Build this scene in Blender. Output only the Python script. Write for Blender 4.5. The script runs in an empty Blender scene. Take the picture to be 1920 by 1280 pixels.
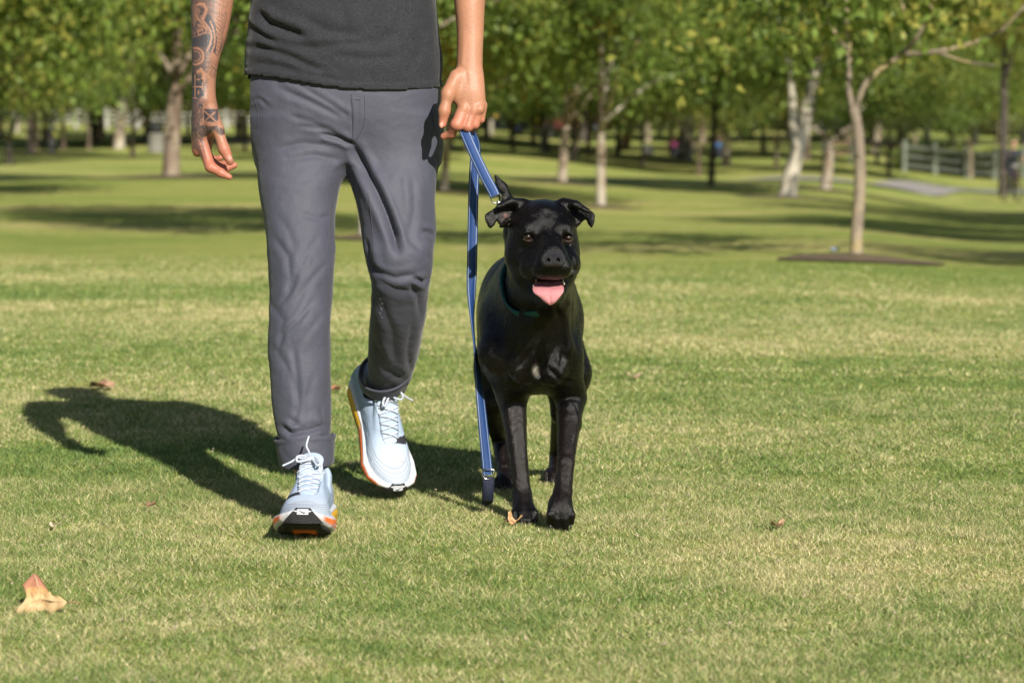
import bpy, math, random
import numpy as np
from mathutils import Vector, Matrix

R = math.radians
# ------------------------------------------------------------------ camera, sky, sun, exposure
scene = bpy.context.scene
COL = scene.collection
CAM_H = 0.89
FPX = 5150.0                      # focal length in pixels of the 1920 px wide photograph
TILT = math.atan(440.0 / FPX)
cam_data = bpy.data.cameras.new("camera")
cam = bpy.data.objects.new("camera", cam_data)
COL.objects.link(cam)
cam.location = (0, 0, CAM_H)
cam.rotation_euler = (math.pi / 2 - TILT, 0, 0)
cam_data.sensor_width = 36.0
cam_data.lens = FPX * 36.0 / 1920.0
cam_data.clip_start = 0.1
cam_data.clip_end = 3000
cam_data.dof.use_dof = True
cam_data.dof.focus_distance = 5.82
cam_data.dof.aperture_fstop = 5.6
cam_data.dof.aperture_blades = 0
scene.camera = cam

SUN_EL, SUN_AZ = 32.0, 21.5       # azimuth: degrees to the right of straight behind the camera
sx = math.sin(R(SUN_AZ)) * math.cos(R(SUN_EL))
sy = -math.cos(R(SUN_AZ)) * math.cos(R(SUN_EL))
sz = math.sin(R(SUN_EL))
world = bpy.data.worlds.new("World")
scene.world = world
world.use_nodes = True
wn, wl = world.node_tree.nodes, world.node_tree.links
sky = wn.new('ShaderNodeTexSky')
sky.sky_type = 'NISHITA'
sky.sun_disc = False
sky.sun_elevation = R(SUN_EL)
sky.sun_rotation = math.atan2(sx, sy)
sky.air_density = 1.0
sky.dust_density = 1.0
wl.new(sky.outputs[0], wn['Background'].inputs[0])
wn['Background'].inputs[1].default_value = 0.05
sun_data = bpy.data.lights.new("sun", 'SUN')
sun_data.energy = 5.0
sun_data.angle = R(0.55)
sun_data.color = (1.0, 0.93, 0.82)
sun = bpy.data.objects.new("sun", sun_data)
COL.objects.link(sun)
sun.location = (10, -20, 20)
sun.rotation_euler = Vector((sx, sy, sz)).to_track_quat('Z', 'Y').to_euler()
vs = scene.view_settings
vs.view_transform = 'Standard'
vs.look = 'None'
vs.gamma = 1
vs.use_curve_mapping = False
vs.exposure = 0.5
scene.render.engine = 'CYCLES'
cy = scene.cycles
cy.use_denoising = True
cy.max_bounces = 7
cy.transparent_max_bounces = 6
cy.caustics_reflective = False
cy.caustics_refractive = False

rng = np.random.default_rng(7)
random.seed(7)

# ------------------------------------------------------------------ projection helpers
ct, st = math.cos(TILT), math.sin(TILT)
def P(px, py, d):
    """point seen at photo pixel (px, py) lying at distance d (world y)"""
    u, v = (px - 960) / FPX, (640 - py) / FPX
    y = v * st + ct
    s = d / y
    return np.array([u * s, d, CAM_H + (v * ct - st) * s])
def proj(V):
    """photo pixels of world points (n,3)"""
    x, y, z = V[:, 0], V[:, 1], V[:, 2] - CAM_H
    dep = y * ct - z * st
    up = y * st + z * ct
    return 960 + FPX * x / dep, 640 - FPX * up / dep
def sstep(a, b, x):
    t = np.clip((x - a) / (b - a), 0, 1)
    return t * t * (3 - 2 * t)
def ground_z(x, y):
    x = np.asarray(x, float); y = np.asarray(y, float)
    a = x / np.maximum(y, 4.0)
    s = 0.010 + 0.008 * sstep(-0.09, 0.09, a) + 0.009 * sstep(0.10, 0.18, a)
    t = np.clip(y - 8, 0, 74)
    t = t * t / (t + 3.0)
    z = -s * t
    rise = np.clip(y - 100, 0, 500)
    z = z + rise * rise / (rise + 60) * (0.010 + 0.016 * sstep(0.02, 0.14, a))
    z = z + 0.030 * (np.sin(x * 0.55 + 1.3 + y * .07) * np.sin(y * 0.21 + x * .12) + .5 * np.sin(x * .23 - y * .13 + 2.0)) * sstep(10, 22, y) * (1 + np.minimum(y, 90) * 0.035)
    return z
def at(px, py):
    """ground point seen at pixel"""
    lo = 3.0
    while lo < 400:
        p = P(px, py, lo)
        if p[2] <= ground_z(p[0], p[1]):
            break
        lo *= 1.01
    return np.array([p[0], p[1], float(ground_z(p[0], p[1]))])

# ------------------------------------------------------------------ numpy noise
def _hash(ix, iy, iz, seed):
    h = (ix.astype(np.int64) * 374761393 + iy.astype(np.int64) * 668265263 + iz.astype(np.int64) * 2147483647 + seed * 974634777) & 0xffffffff
    h = ((h ^ (h >> 13)) * 1274126177) & 0xffffffff
    h = (h ^ (h >> 16)) & 0xffffffff
    return (h & 0xffff) / 32767.5 - 1.0
def vnoise(Q, seed=0):
    i = np.floor(Q).astype(np.int64); f = Q - i
    f = f * f * (3 - 2 * f)
    x, y, z = i[:, 0], i[:, 1], i[:, 2]
    out = 0
    for dx in (0, 1):
        wx = f[:, 0] if dx else 1 - f[:, 0]
        for dy in (0, 1):
            wy = f[:, 1] if dy else 1 - f[:, 1]
            for dz in (0, 1):
                wz = f[:, 2] if dz else 1 - f[:, 2]
                out = out + wx * wy * wz * _hash(x + dx, y + dy, z + dz, seed)
    return out
def fbm(Q, seed=0, n=3):
    a, s, t = 1.0, 0.0, 0.0
    for k in range(n):
        s = s + a * vnoise(Q * 2 ** k, seed + k); t += a; a *= 0.5
    return s / t

# ------------------------------------------------------------------ mesh helpers
def mk_mesh(name, V, F, cols=None, uv=None, smooth=True):
    """V (n,3), F (m,3|4) arrays or list of lists; cols = {name:(n,3)} point colours"""
    me = bpy.data.meshes.new(name)
    if isinstance(F, np.ndarray):
        V = np.ascontiguousarray(V, dtype=np.float32)
        k = F.shape[1]
        me.vertices.add(len(V)); me.vertices.foreach_set('co', V.ravel())
        me.loops.add(F.size); me.loops.foreach_set('vertex_index', np.ascontiguousarray(F, dtype=np.int32).ravel())
        me.polygons.add(len(F)); me.polygons.foreach_set('loop_start', np.arange(0, F.size, k, dtype=np.int32))
        try:
            me.polygons.foreach_set('loop_total', np.full(len(F), k, dtype=np.int32))
        except Exception:
            pass
        me.update(calc_edges=True)
    else:
        me.from_pydata([tuple(map(float, v)) for v in V], [], [list(map(int, f)) for f in F])
    if cols:
        for cn, c in cols.items():
            a = me.color_attributes.new(cn, 'FLOAT_COLOR', 'POINT')
            cc = np.ones((len(V), 4), dtype=np.float32); cc[:, :3] = c
            a.data.foreach_set('color', cc.ravel())
    if uv is not None:
        ul = me.uv_layers.new(name='UVMap')
        li = np.empty(len(me.loops), dtype=np.int32); me.loops.foreach_get('vertex_index', li)
        ul.data.foreach_set('uv', np.ascontiguousarray(np.asarray(uv, dtype=np.float32)[li]).ravel())
    if smooth:
        me.shade_smooth()
    return me
def link(name, me, mat=None, parent=None, loc=None):
    o = bpy.data.objects.new(name, me)
    COL.objects.link(o)
    if mat is not None and me is not None and not me.materials:
        me.materials.append(mat)
    if parent is not None:
        o.parent = parent
        o.matrix_parent_inverse = Matrix.Translation(-Vector(parent.location))
    if loc is not None:
        o.location = loc
    return o
def tag(o, label=None, cat=None, group=None, kind=None):
    if label: o['label'] = label
    if cat: o['category'] = cat
    if group: o['group'] = group
    if kind: o['kind'] = kind
    return o
def empty(name, loc):
    o = bpy.data.objects.new(name, None)
    COL.objects.link(o); o.location = tuple(map(float, loc)); o.empty_display_size = 0.1
    return o
class MB:
    def __init__(s): s.v = []; s.f = []; s.n = 0
    def add(s, V, F):
        s.v.extend([tuple(map(float, p)) for p in V]); s.f.extend([[i + s.n for i in f] for f in F]); s.n += len(V); return s
    def box(s, c, h, rot=0.0):
        c = np.asarray(c, float); cr, sr = math.cos(rot), math.sin(rot); V = []
        for dz in (-1, 1):
            for dx, dy in ((-1, -1), (1, -1), (1, 1), (-1, 1)):
                x, y = dx * h[0], dy * h[1]
                V.append((c[0] + x * cr - y * sr, c[1] + x * sr + y * cr, c[2] + dz * h[2]))
        return s.add(V, [(3, 2, 1, 0), (4, 5, 6, 7), (0, 1, 5, 4), (1, 2, 6, 5), (2, 3, 7, 6), (3, 0, 4, 7)])
    def tube(s, pts, rad, n=8, cap=True):
        pts = [np.asarray(p, float) for p in pts]; m = len(pts)
        rad = rad if hasattr(rad, '__len__') else [rad] * m
        V, F = [], []; ref = np.array([0.31, 0.95, 0.1])
        for i in range(m):
            t = pts[min(i + 1, m - 1)] - pts[max(i - 1, 0)]; t = t / (np.linalg.norm(t) + 1e-9)
            a = np.cross(t, ref)
            if np.linalg.norm(a) < 0.15: a = np.cross(t, (1, 0.1, 0.2))
            a /= np.linalg.norm(a); b = np.cross(t, a)
            for k in range(n):
                th = 2 * math.pi * k / n
                V.append(pts[i] + rad[i] * (math.cos(th) * a + math.sin(th) * b))
        for i in range(m - 1):
            for k in range(n):
                F.append((i * n + k, i * n + (k + 1) % n, (i + 1) * n + (k + 1) % n, (i + 1) * n + k))
        if cap:
            F.append(tuple(range(n - 1, -1, -1))); F.append(tuple((m - 1) * n + k for k in range(n)))
        return s.add(V, F)
    def mesh(s, name, smooth=False):
        me = bpy.data.meshes.new(name); me.from_pydata(s.v, [], s.f)
        import bmesh
        bm = bmesh.new(); bm.from_mesh(me); bmesh.ops.recalc_face_normals(bm, faces=bm.faces); bm.to_mesh(me); bm.free()
        if smooth: me.shade_smooth()
        return me
    def build(s, name, mat, parent=None, smooth=False):
        return link(name, s.mesh(name, smooth), mat, parent)
def smooth_path(pts, n):
    pts = np.asarray(pts, float); m = len(pts)
    out = []
    for i in range(m - 1):
        p0, p1, p2, p3 = pts[max(i - 1, 0)], pts[i], pts[i + 1], pts[min(i + 2, m - 1)]
        for k in range(n):
            t = k / n
            out.append(0.5 * ((2 * p1) + (-p0 + p2) * t + (2 * p0 - 5 * p1 + 4 * p2 - p3) * t * t + (-p0 + 3 * p1 - 3 * p2 + p3) * t ** 3))
    out.append(pts[-1])
    return np.array(out)

# ------------------------------------------------------------------ signed distance modelling
class Field:
    def __init__(s, lo, hi, h):
        s.lo = np.asarray(lo, float); s.h = h
        s.n = np.ceil((np.asarray(hi) - s.lo) / h).astype(int) + 1
        s.ax = [(s.lo[i] + h * np.arange(s.n[i])).astype(np.float32) for i in range(3)]
        s.D = np.full(s.n, 0.5, dtype=np.float32)
    def blk(s, lo, hi, m):
        sl = []
        for i in range(3):
            a = int(max(0, math.floor((lo[i] - m - s.lo[i]) / s.h))); b = int(min(s.n[i], math.ceil((hi[i] + m - s.lo[i]) / s.h) + 1))
            if b <= a: return None
            sl.append(slice(a, b))
        return tuple(sl)
    def xyz(s, b):
        return s.ax[0][b[0]][:, None, None], s.ax[1][b[1]][None, :, None], s.ax[2][b[2]][None, None, :]
    def put(s, b, q, k, mode='+'):
        a = s.D[b]; q = np.broadcast_to(q, a.shape)
        if mode == '-': a, q = -a, q
        if k > 0:
            hh = np.maximum(k - np.abs(a - q), 0) / k
            r = np.minimum(a, q) - hh * hh * k * 0.25
        else:
            r = np.minimum(a, q)
        s.D[b] = -r if mode == '-' else r
    def cap(s, a, b, ra, rb, k=0.02, mode='+', sq=None):
        """tapered capsule; sq=(axis vector, factor) flattens it along an axis"""
        a = np.asarray(a, float); b = np.asarray(b, float); r = max(ra, rb)
        bl = s.blk(np.minimum(a, b) - r, np.maximum(a, b) + r, k + 2 * s.h)
        if bl is None: return
        X, Y, Z = s.xyz(bl); ab = b - a; L = float(ab @ ab) + 1e-12
        dx, dy, dz = X - a[0], Y - a[1], Z - a[2]
        t = np.clip((dx * ab[0] + dy * ab[1] + dz * ab[2]) / L, 0, 1)
        ex, ey, ez = dx - t * ab[0], dy - t * ab[1], dz - t * ab[2]
        if sq is not None:
            n, f = sq; n = np.asarray(n, float); n = n / np.linalg.norm(n)
            w = (ex * n[0] + ey * n[1] + ez * n[2]) * (1.0 / f - 1)
            ex, ey, ez = ex + w * n[0], ey + w * n[1], ez + w * n[2]
        d = np.sqrt(ex * ex + ey * ey + ez * ez) - (ra + (rb - ra) * t)
        if sq is not None: d = d * min(1, sq[1])
        s.put(bl, d.astype(np.float32), k, mode)
    def chain(s, pts, rad, k=0.01, **kw):
        for i in range(len(pts) - 1): s.cap(pts[i], pts[i + 1], rad[i], rad[i + 1], k, **kw)
    def ell(s, c, r, k=0.02, rot=None, mode='+'):
        c = np.asarray(c, float); r = np.asarray(r, float); m = r.max() if rot is not None else r
        bl = s.blk(c - m, c + m, k + 2 * s.h)
        if bl is None: return
        X, Y, Z = s.xyz(bl); x, y, z = X - c[0], Y - c[1], Z - c[2]
        if rot is not None:
            M = np.array(rot.transposed())
            x, y, z = M[0, 0] * x + M[0, 1] * y + M[0, 2] * z, M[1, 0] * x + M[1, 1] * y + M[1, 2] * z, M[2, 0] * x + M[2, 1] * y + M[2, 2] * z
        k0 = np.sqrt((x / r[0]) ** 2 + (y / r[1]) ** 2 + (z / r[2]) ** 2)
        k1 = np.sqrt((x / r[0] ** 2) ** 2 + (y / r[1] ** 2) ** 2 + (z / r[2] ** 2) ** 2) + 1e-9
        s.put(bl, (k0 * (k0 - 1) / k1).astype(np.float32), k, mode)
    def loft(s, rows, k=0.02, p=2.0, mode='+'):
        """rows of (z, cx, cy, rx, ry): superellipse slices"""
        rows = sorted([tuple(map(float, r)) for r in rows]); A = np.array(rows)
        r = A[:, 3:5].max()
        lo = [(A[:, 1] - A[:, 3]).min(), (A[:, 2] - A[:, 4]).min(), A[0, 0]]; hi = [(A[:, 1] + A[:, 3]).max(), (A[:, 2] + A[:, 4]).max(), A[-1, 0]]
        bl = s.blk(lo, hi, k + 2 * s.h)
        if bl is None: return
        X, Y, Z = s.xyz(bl); z = Z.ravel()
        # smooth interpolation
        def itp(col):
            zz = A[:, 0]; cc = A[:, col]
            m = np.gradient(cc, zz)
            i = np.clip(np.searchsorted(zz, z) - 1, 0, len(zz) - 2)
            hh = zz[i + 1] - zz[i]; t = np.clip((z - zz[i]) / hh, 0, 1)
            v = (2 * t**3 - 3 * t**2 + 1) * cc[i] + (t**3 - 2 * t**2 + t) * hh * m[i] + (-2 * t**3 + 3 * t**2) * cc[i + 1] + (t**3 - t**2) * hh * m[i + 1]
            return v.astype(np.float32)[None, None, :]
        cx, cyy, rx, ry = itp(1), itp(2), itp(3), itp(4)
        x = np.abs(X - cx) / rx; y = np.abs(Y - cyy) / ry
        q = (x ** p + y ** p) ** (1.0 / p)
        g = np.sqrt((x / rx) ** 2 + (y / ry) ** 2) / np.maximum(np.sqrt(x * x + y * y), 1e-6)
        d = (q - 1) / np.maximum(g, 1e-3)
        dz = np.maximum(A[0, 0] - z, z - A[-1, 0])[None, None, :].astype(np.float32)
        s.put(bl, np.maximum(d, dz).astype(np.float32), k, mode)
    def slab(s, poly, dfun, th, k=0.006, rnd=0.004, mode='+', dist=5.75):
        """outline given in photo pixels at distance dist, real thickness th around depth dfun(x,z)"""
        W = np.array([P(a, b, dist) for a, b in poly]); lo = W.min(0); hi = W.max(0)
        lo[1] -= 0.12; hi[1] += 0.12
        bl = s.blk(lo, hi, k + 0.01)
        X, Y, Z = s.xyz(bl); X2 = np.broadcast_to(X, (X.shape[0], 1, Z.shape[2])); Z2 = np.broadcast_to(Z, X2.shape)
        m = len(W); d2 = np.full(X2.shape, 1e9, dtype=np.float32); sg = np.ones(X2.shape, dtype=bool)
        for i in range(m):
            ax_, az = W[i][0], W[i][2]; bx, bz = W[(i + 1) % m][0], W[(i + 1) % m][2]
            ex, ez = bx - ax_, bz - az; wx, wz = X2 - ax_, Z2 - az
            t = np.clip((wx * ex + wz * ez) / (ex * ex + ez * ez), 0, 1)
            d2 = np.minimum(d2, (wx - t * ex) ** 2 + (wz - t * ez) ** 2)
            c = (az > Z2) != (bz > Z2)
            with np.errstate(divide='ignore', invalid='ignore'):
                xi = (bx - ax_) * (Z2 - az) / (bz - az if bz != az else 1e-9) + ax_
            sg = sg ^ (c & (X2 < xi))
        d = np.sqrt(d2); d = np.where(sg, d, -d) + rnd
        e = np.abs(Y - dfun(X2, Z2)) - th + rnd
        q = np.sqrt(np.maximum(d, 0) ** 2 + np.maximum(e, 0) ** 2) + np.minimum(np.maximum(d, e), 0) - rnd
        s.put(bl, q.astype(np.float32), k, mode)
    def mesh(s, relax=1):
        D = s.D; S = D < 0
        C = np.zeros([n - 1 for n in s.n], dtype=np.uint8)
        sl = (slice(0, -1), slice(1, None))
        for a in (0, 1):
            for b in (0, 1):
                for c in (0, 1): C += S[sl[a], sl[b], sl[c]]
        idx = np.argwhere((C > 0) & (C < 8)); del C
        vals = {}
        for a in (0, 1):
            for b in (0, 1):
                for c in (0, 1): vals[(a, b, c)] = D[idx[:, 0] + a, idx[:, 1] + b, idx[:, 2] + c]
        acc = np.zeros((len(idx), 3)); cnt = np.zeros(len(idx))
        for c0 in vals:
            for axx in range(3):
                if c0[axx] == 0:
                    c1 = list(c0); c1[axx] = 1; c1 = tuple(c1); va, vb = vals[c0], vals[c1]
                    cr = (va < 0) != (vb < 0); t = np.where(cr, va / np.where(cr, va - vb, 1), 0)
                    for j in range(3): acc[:, j] += np.where(cr, c0[j] + (t if j == axx else 0), 0)
                    cnt += cr
        V = s.lo + s.h * (idx + acc / cnt[:, None])
        M = np.full([n - 1 for n in s.n], -1, dtype=np.int32); M[idx[:, 0], idx[:, 1], idx[:, 2]] = np.arange(len(idx))
        Fs = []
        for axx in range(3):
            o1, o2 = [(1, 2), (2, 0), (0, 1)][axx]
            a0 = [slice(None)] * 3; a1 = [slice(None)] * 3; a0[axx] = slice(0, -1); a1[axx] = slice(1, None)
            e = np.argwhere(S[tuple(a0)] != S[tuple(a1)])
            e = e[(e[:, o1] > 0) & (e[:, o2] > 0) & (e[:, o1] < s.n[o1] - 1) & (e[:, o2] < s.n[o2] - 1)]
            ins = S[e[:, 0], e[:, 1], e[:, 2]]
            def cell(d1, d2):
                q = e.copy(); q[:, o1] += d1; q[:, o2] += d2; return M[q[:, 0], q[:, 1], q[:, 2]]
            q = np.stack([cell(-1, -1), cell(0, -1), cell(0, 0), cell(-1, 0)], 1)
            q[~ins] = q[~ins][:, ::-1]
            Fs.append(q)
        F = np.concatenate(Fs); F = F[(F >= 0).all(1)]
        V, F = main_piece(V, F)
        for _ in range(relax): V = relax_mesh(V, F, 0.5)
        s.D = None
        return V, F
def main_piece(V, F):
    lab = np.arange(len(V))
    for _ in range(400):
        m = lab[F].min(1); new = lab.copy()
        for i in range(F.shape[1]): np.minimum.at(new, F[:, i], m)
        new = new[new]
        if (new == lab).all(): break
        lab = new
    u, c = np.unique(lab, return_counts=True)
    if len(u) == 1: return V, F
    k = lab == u[c.argmax()]; F = F[k[F[:, 0]]]; mp = np.cumsum(k) - 1
    return V[k], mp[F]
def relax_mesh(V, F, w):
    acc = np.zeros_like(V); cnt = np.zeros(len(V)); k = F.shape[1]
    for i in range(k):
        a, b = F[:, i], F[:, (i + 1) % k]
        for j in range(3):
            acc[:, j] += np.bincount(a, V[b, j], len(V)) + np.bincount(b, V[a, j], len(V))
        cnt += np.bincount(a, minlength=len(V)) + np.bincount(b, minlength=len(V))
    return V * (1 - w) + w * acc / np.maximum(cnt, 1)[:, None]
def vnormals(V, F):
    n = np.cross(V[F[:, 2]] - V[F[:, 0]], V[F[:, 3 % F.shape[1]]] - V[F[:, 1]]) if F.shape[1] == 4 else np.cross(V[F[:, 1]] - V[F[:, 0]], V[F[:, 2]] - V[F[:, 0]])
    N = np.zeros_like(V)
    for i in range(F.shape[1]):
        for j in range(3): N[:, j] += np.bincount(F[:, i], n[:, j], len(V))
    return N / (np.linalg.norm(N, axis=1)[:, None] + 1e-12)
def seg_dist(x, y, pts):
    """distance and parameter to a polyline in 2d"""
    best = np.full(len(x), 1e9); par = np.zeros(len(x)); pts = np.asarray(pts, float); m = len(pts) - 1
    side = np.zeros(len(x))
    for i in range(m):
        a, b = pts[i], pts[i + 1]; e = b - a
        t = np.clip(((x - a[0]) * e[0] + (y - a[1]) * e[1]) / (e @ e + 1e-9), 0, 1)
        d = np.hypot(x - a[0] - t * e[0], y - a[1] - t * e[1]); m_ = d < best
        sd = (x - a[0]) * e[1] - (y - a[1]) * e[0]
        best = np.where(m_, d, best); par = np.where(m_, (i + t) / m, par); side = np.where(m_, np.sign(sd), side)
    return best, par, side

# ------------------------------------------------------------------ material helpers
def new_mat(name):
    m = bpy.data.materials.new(name); m.use_nodes = True
    return m, m.node_tree.nodes, m.node_tree.links, m.node_tree.nodes['Principled BSDF']
def N(nodes, typ, **kw):
    n = nodes.new(typ)
    for k, v in kw.items():
        if k.startswith('i_'):
            key = k[2:]; key = int(key) if key.isdigit() else key.replace('_', ' ')
            n.inputs[key].default_value = v
        else: setattr(n, k, v)
    return n
def ramp(nodes, stops, interp='LINEAR'):
    r = nodes.new('ShaderNodeValToRGB'); r.color_ramp.interpolation = interp
    while len(r.color_ramp.elements) < len(stops): r.color_ramp.elements.new(0.5)
    for e, (p, c) in zip(r.color_ramp.elements, stops):
        e.position = p; e.color = (*c, 1) if len(c) == 3 else c
    return r
def mat(name, c1, c2=None, rough=0.6, scale=30, bump=0.0, bscale=200, stretch=(1, 1, 1), coord='Object', metal=0.0, spec=0.5, detail=4, sss=0.0, attr=None, sheen=0.0):
    m, n, l, b = new_mat(name)
    tc = N(n, 'ShaderNodeTexCoord'); mp = N(n, 'ShaderNodeMapping'); mp.inputs['Scale'].default_value = stretch
    l.new(tc.outputs[coord], mp.inputs[0])
    nz = N(n, 'ShaderNodeTexNoise', i_Scale=scale, i_Detail=detail); l.new(mp.outputs[0], nz.inputs['Vector'])
    r = ramp(n, [(0.3, c1), (0.7, c2 or tuple(x * 0.75 for x in c1))]); l.new(nz.outputs[0], r.inputs[0])
    out = r.outputs[0]
    if attr:
        at_ = N(n, 'ShaderNodeVertexColor', layer_name=attr)
        mx = N(n, 'ShaderNodeMix', data_type='RGBA', blend_type='MULTIPLY'); mx.inputs[0].default_value = 1
        l.new(out, mx.inputs[6]); l.new(at_.outputs[0], mx.inputs[7]); out = mx.outputs[2]
    l.new(out, b.inputs['Base Color'])
    b.inputs['Roughness'].default_value = rough; b.inputs['Metallic'].default_value = metal
    b.inputs['Specular IOR Level'].default_value = spec
    if sss > 0:
        b.inputs['Subsurface Weight'].default_value = sss; b.inputs['Subsurface Radius'].default_value = (0.012, 0.005, 0.003); b.inputs['Subsurface Scale'].default_value = 0.5
    if sheen > 0:
        b.inputs['Sheen Weight'].default_value = sheen
    if bump > 0:
        n2 = N(n, 'ShaderNodeTexNoise', i_Scale=bscale, i_Detail=3); l.new(mp.outputs[0], n2.inputs['Vector'])
        bp = N(n, 'ShaderNodeBump', i_Strength=bump, i_Distance=0.01); l.new(n2.outputs[0], bp.inputs['Height']); l.new(bp.outputs[0], b.inputs['Normal'])
    return m
# ================================================================== ground sheet
def grid_axis(a, b, lo, hi, h0, g):
    out = [0.0]; h = h0
    while out[-1] < hi: out.append(out[-1] + h); h *= g
    neg = [0.0]; h = h0
    while neg[-1] > lo: neg.append(neg[-1] - h); h *= g
    return np.array(sorted(set(neg[1:] + out)))
gx = grid_axis(0, 0, -900, 900, .35, 1.045); gy = 5 + grid_axis(0, 0, -300, 1500, .3, 1.03)
GX, GY = np.meshgrid(gx, gy, indexing='ij'); GZ = ground_z(GX, GY)
Vg = np.stack([GX.ravel(), GY.ravel(), GZ.ravel()], 1); ny = len(gy)
ii, jj = np.meshgrid(np.arange(len(gx) - 1), np.arange(ny - 1), indexing='ij'); a = (ii * ny + jj).ravel()
def lawn_colour(n, l, coord):
    """patchy lawn colour: green, yellow-green and straw, shared by the soil sheet and the blades"""
    mp = N(n, 'ShaderNodeMapping'); mp.inputs['Scale'].default_value = (1, 1, 0); l.new(coord, mp.inputs[0]); v = mp.outputs[0]
    mpw = N(n, 'ShaderNodeMapping'); mpw.inputs['Scale'].default_value = (.35, 1.0, 0); mpw.inputs['Rotation'].default_value = (0, 0, .12); l.new(coord, mpw.inputs[0])
    n1 = N(n, 'ShaderNodeTexNoise', i_Scale=1.1, i_Detail=6.0, i_Roughness=.66, i_Distortion=.8); l.new(v, n1.inputs['Vector'])
    n2 = N(n, 'ShaderNodeTexNoise', i_Scale=7.0, i_Detail=4.0, i_Roughness=.6); l.new(v, n2.inputs['Vector'])
    n3 = N(n, 'ShaderNodeTexNoise', i_Scale=.33, i_Detail=4.0, i_Roughness=.6); l.new(mpw.outputs[0], n3.inputs['Vector'])
    mm = N(n, 'ShaderNodeMath', operation='MULTIPLY_ADD'); l.new(n2.outputs[0], mm.inputs[0]); mm.inputs[1].default_value = .42
    m0 = N(n, 'ShaderNodeMath', operation='MULTIPLY_ADD'); l.new(n1.outputs[0], m0.inputs[0]); m0.inputs[1].default_value = .50
    m3 = N(n, 'ShaderNodeMath', operation='MULTIPLY'); l.new(n3.outputs[0], m3.inputs[0]); m3.inputs[1].default_value = .85
    l.new(m3.outputs[0], m0.inputs[2]); l.new(m0.outputs[0], mm.inputs[2])
    return mm.outputs[0]     # about 0.4 .. 1.35, mean 0.87
def ground_mat():
    m, n, l, b = new_mat('lawn_floor'); tc = N(n, 'ShaderNodeTexCoord')
    t = lawn_colour(n, l, tc.outputs['Object'])
    r = ramp(n, [(.62, (.185, .265, .062)), (.80, (.290, .350, .086)), (.97, (.410, .420, .130)), (1.05, (.50, .46, .18))]); l.new(t, r.inputs[0])
    nf = N(n, 'ShaderNodeTexNoise', i_Scale=38.0, i_Detail=6.0, i_Roughness=.75); l.new(tc.outputs['Object'], nf.inputs['Vector'])
    rf = ramp(n, [(.32, (.62, .66, .58)), (.52, (.95, .95, .95)), (.72, (1.5, 1.45, 1.4))]); l.new(nf.outputs[0], rf.inputs[0])
    mx = N(n, 'ShaderNodeMix', data_type='RGBA', blend_type='MULTIPLY'); mx.inputs[0].default_value = 1; l.new(r.outputs[0], mx.inputs[6]); l.new(rf.outputs[0], mx.inputs[7])
    l.new(mx.outputs[2], b.inputs['Base Color']); b.inputs['Roughness'].default_value = .95; b.inputs['Specular IOR Level'].default_value = .1
    bp = N(n, 'ShaderNodeBump', i_Strength=.8, i_Distance=.03); l.new(nf.outputs[0], bp.inputs['Height']); l.new(bp.outputs[0], b.inputs['Normal'])
    return m
ground = link('ground', mk_mesh('ground', Vg, np.stack([a, a + ny, a + ny + 1, a + 1], 1)), ground_mat()); tag(ground, 'wide park lawn of short green and straw grass', None, None, 'structure')

# ================================================================== grass blades
def grass(zones):
    Vs, Cs = [], []
    for (y0, y1, x0a, x1a, dens, hgt, wid) in zones:
        area = 0.5 * ((x1a - x0a) * (y0 + y1)) * (y1 - y0); k = int(area * dens)
        y = np.sqrt(rng.random(k) * (y1 ** 2 - y0 ** 2) + y0 ** 2); x = (x0a + (x1a - x0a) * rng.random(k)) * y
        cl = fbm(np.stack([x * 14, y * 14, y * 0], 1), 40, 2); cl2 = fbm(np.stack([x * 2.2, y * 2.2, y * 0], 1), 45, 2)
        keep = rng.random(k) < np.clip(.8 + .55 * cl + .2 * cl2, .12, 1) * (1 - .45 * sstep(y1 - .12 * (y1 - y0), y1, y)) * (1 - .8 * sstep(x1a * .93, x1a, np.abs(x) / y)) * (1 - .97 * sstep(13.5, 19, y)); x, y, cl, cl2 = x[keep], y[keep], cl[keep], cl2[keep]; k = len(x)
        z = ground_z(x, y); h = hgt * (.45 + 1.0 * rng.random(k)) * (1 + .35 * cl + .25 * cl2); w = wid * (.7 + .6 * rng.random(k))
        th = rng.random(k) * 6.283; lean = (.3 + 1.5 * rng.random(k) ** 1.2) * h; ph = rng.random(k) * 6.283 + 1.2 * cl2
        dx, dy = np.cos(th) * w / 2, np.sin(th) * w / 2; lx, ly = np.cos(ph) * lean, np.sin(ph) * lean
        zr = z - .002 + rng.random(k) * .0035
        V = np.stack([np.stack([x - dx, y - dy, zr], 1), np.stack([x + dx, y + dy, zr], 1), np.stack([x + lx, y + ly, z + h * .9], 1)], 1).reshape(-1, 3)
        c = np.stack([rng.random(k), np.clip(.5 + .5 * cl, 0, 1), rng.random(k)], 1); Cs.append(np.repeat(c, 3, 0)); Vs.append(V)
    V = np.concatenate(Vs); return V, np.arange(len(V)).reshape(-1, 3), np.concatenate(Cs)
Vb_, Fb_, Cb_ = grass([(3.9, 5.0, -.26, .26, 100000, .0100, .0017), (5.0, 6.6, -.25, .25, 92000, .0100, .0016), (6.6, 8.6, -.24, .24, 42000, .0115, .0024), (8.6, 12.5, -.27, .27, 15000, .011, .0035), (12.5, 19, -.27, .27, 5200, .011, .0052)])
print('grass blades', len(Vb_) // 3)
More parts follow.
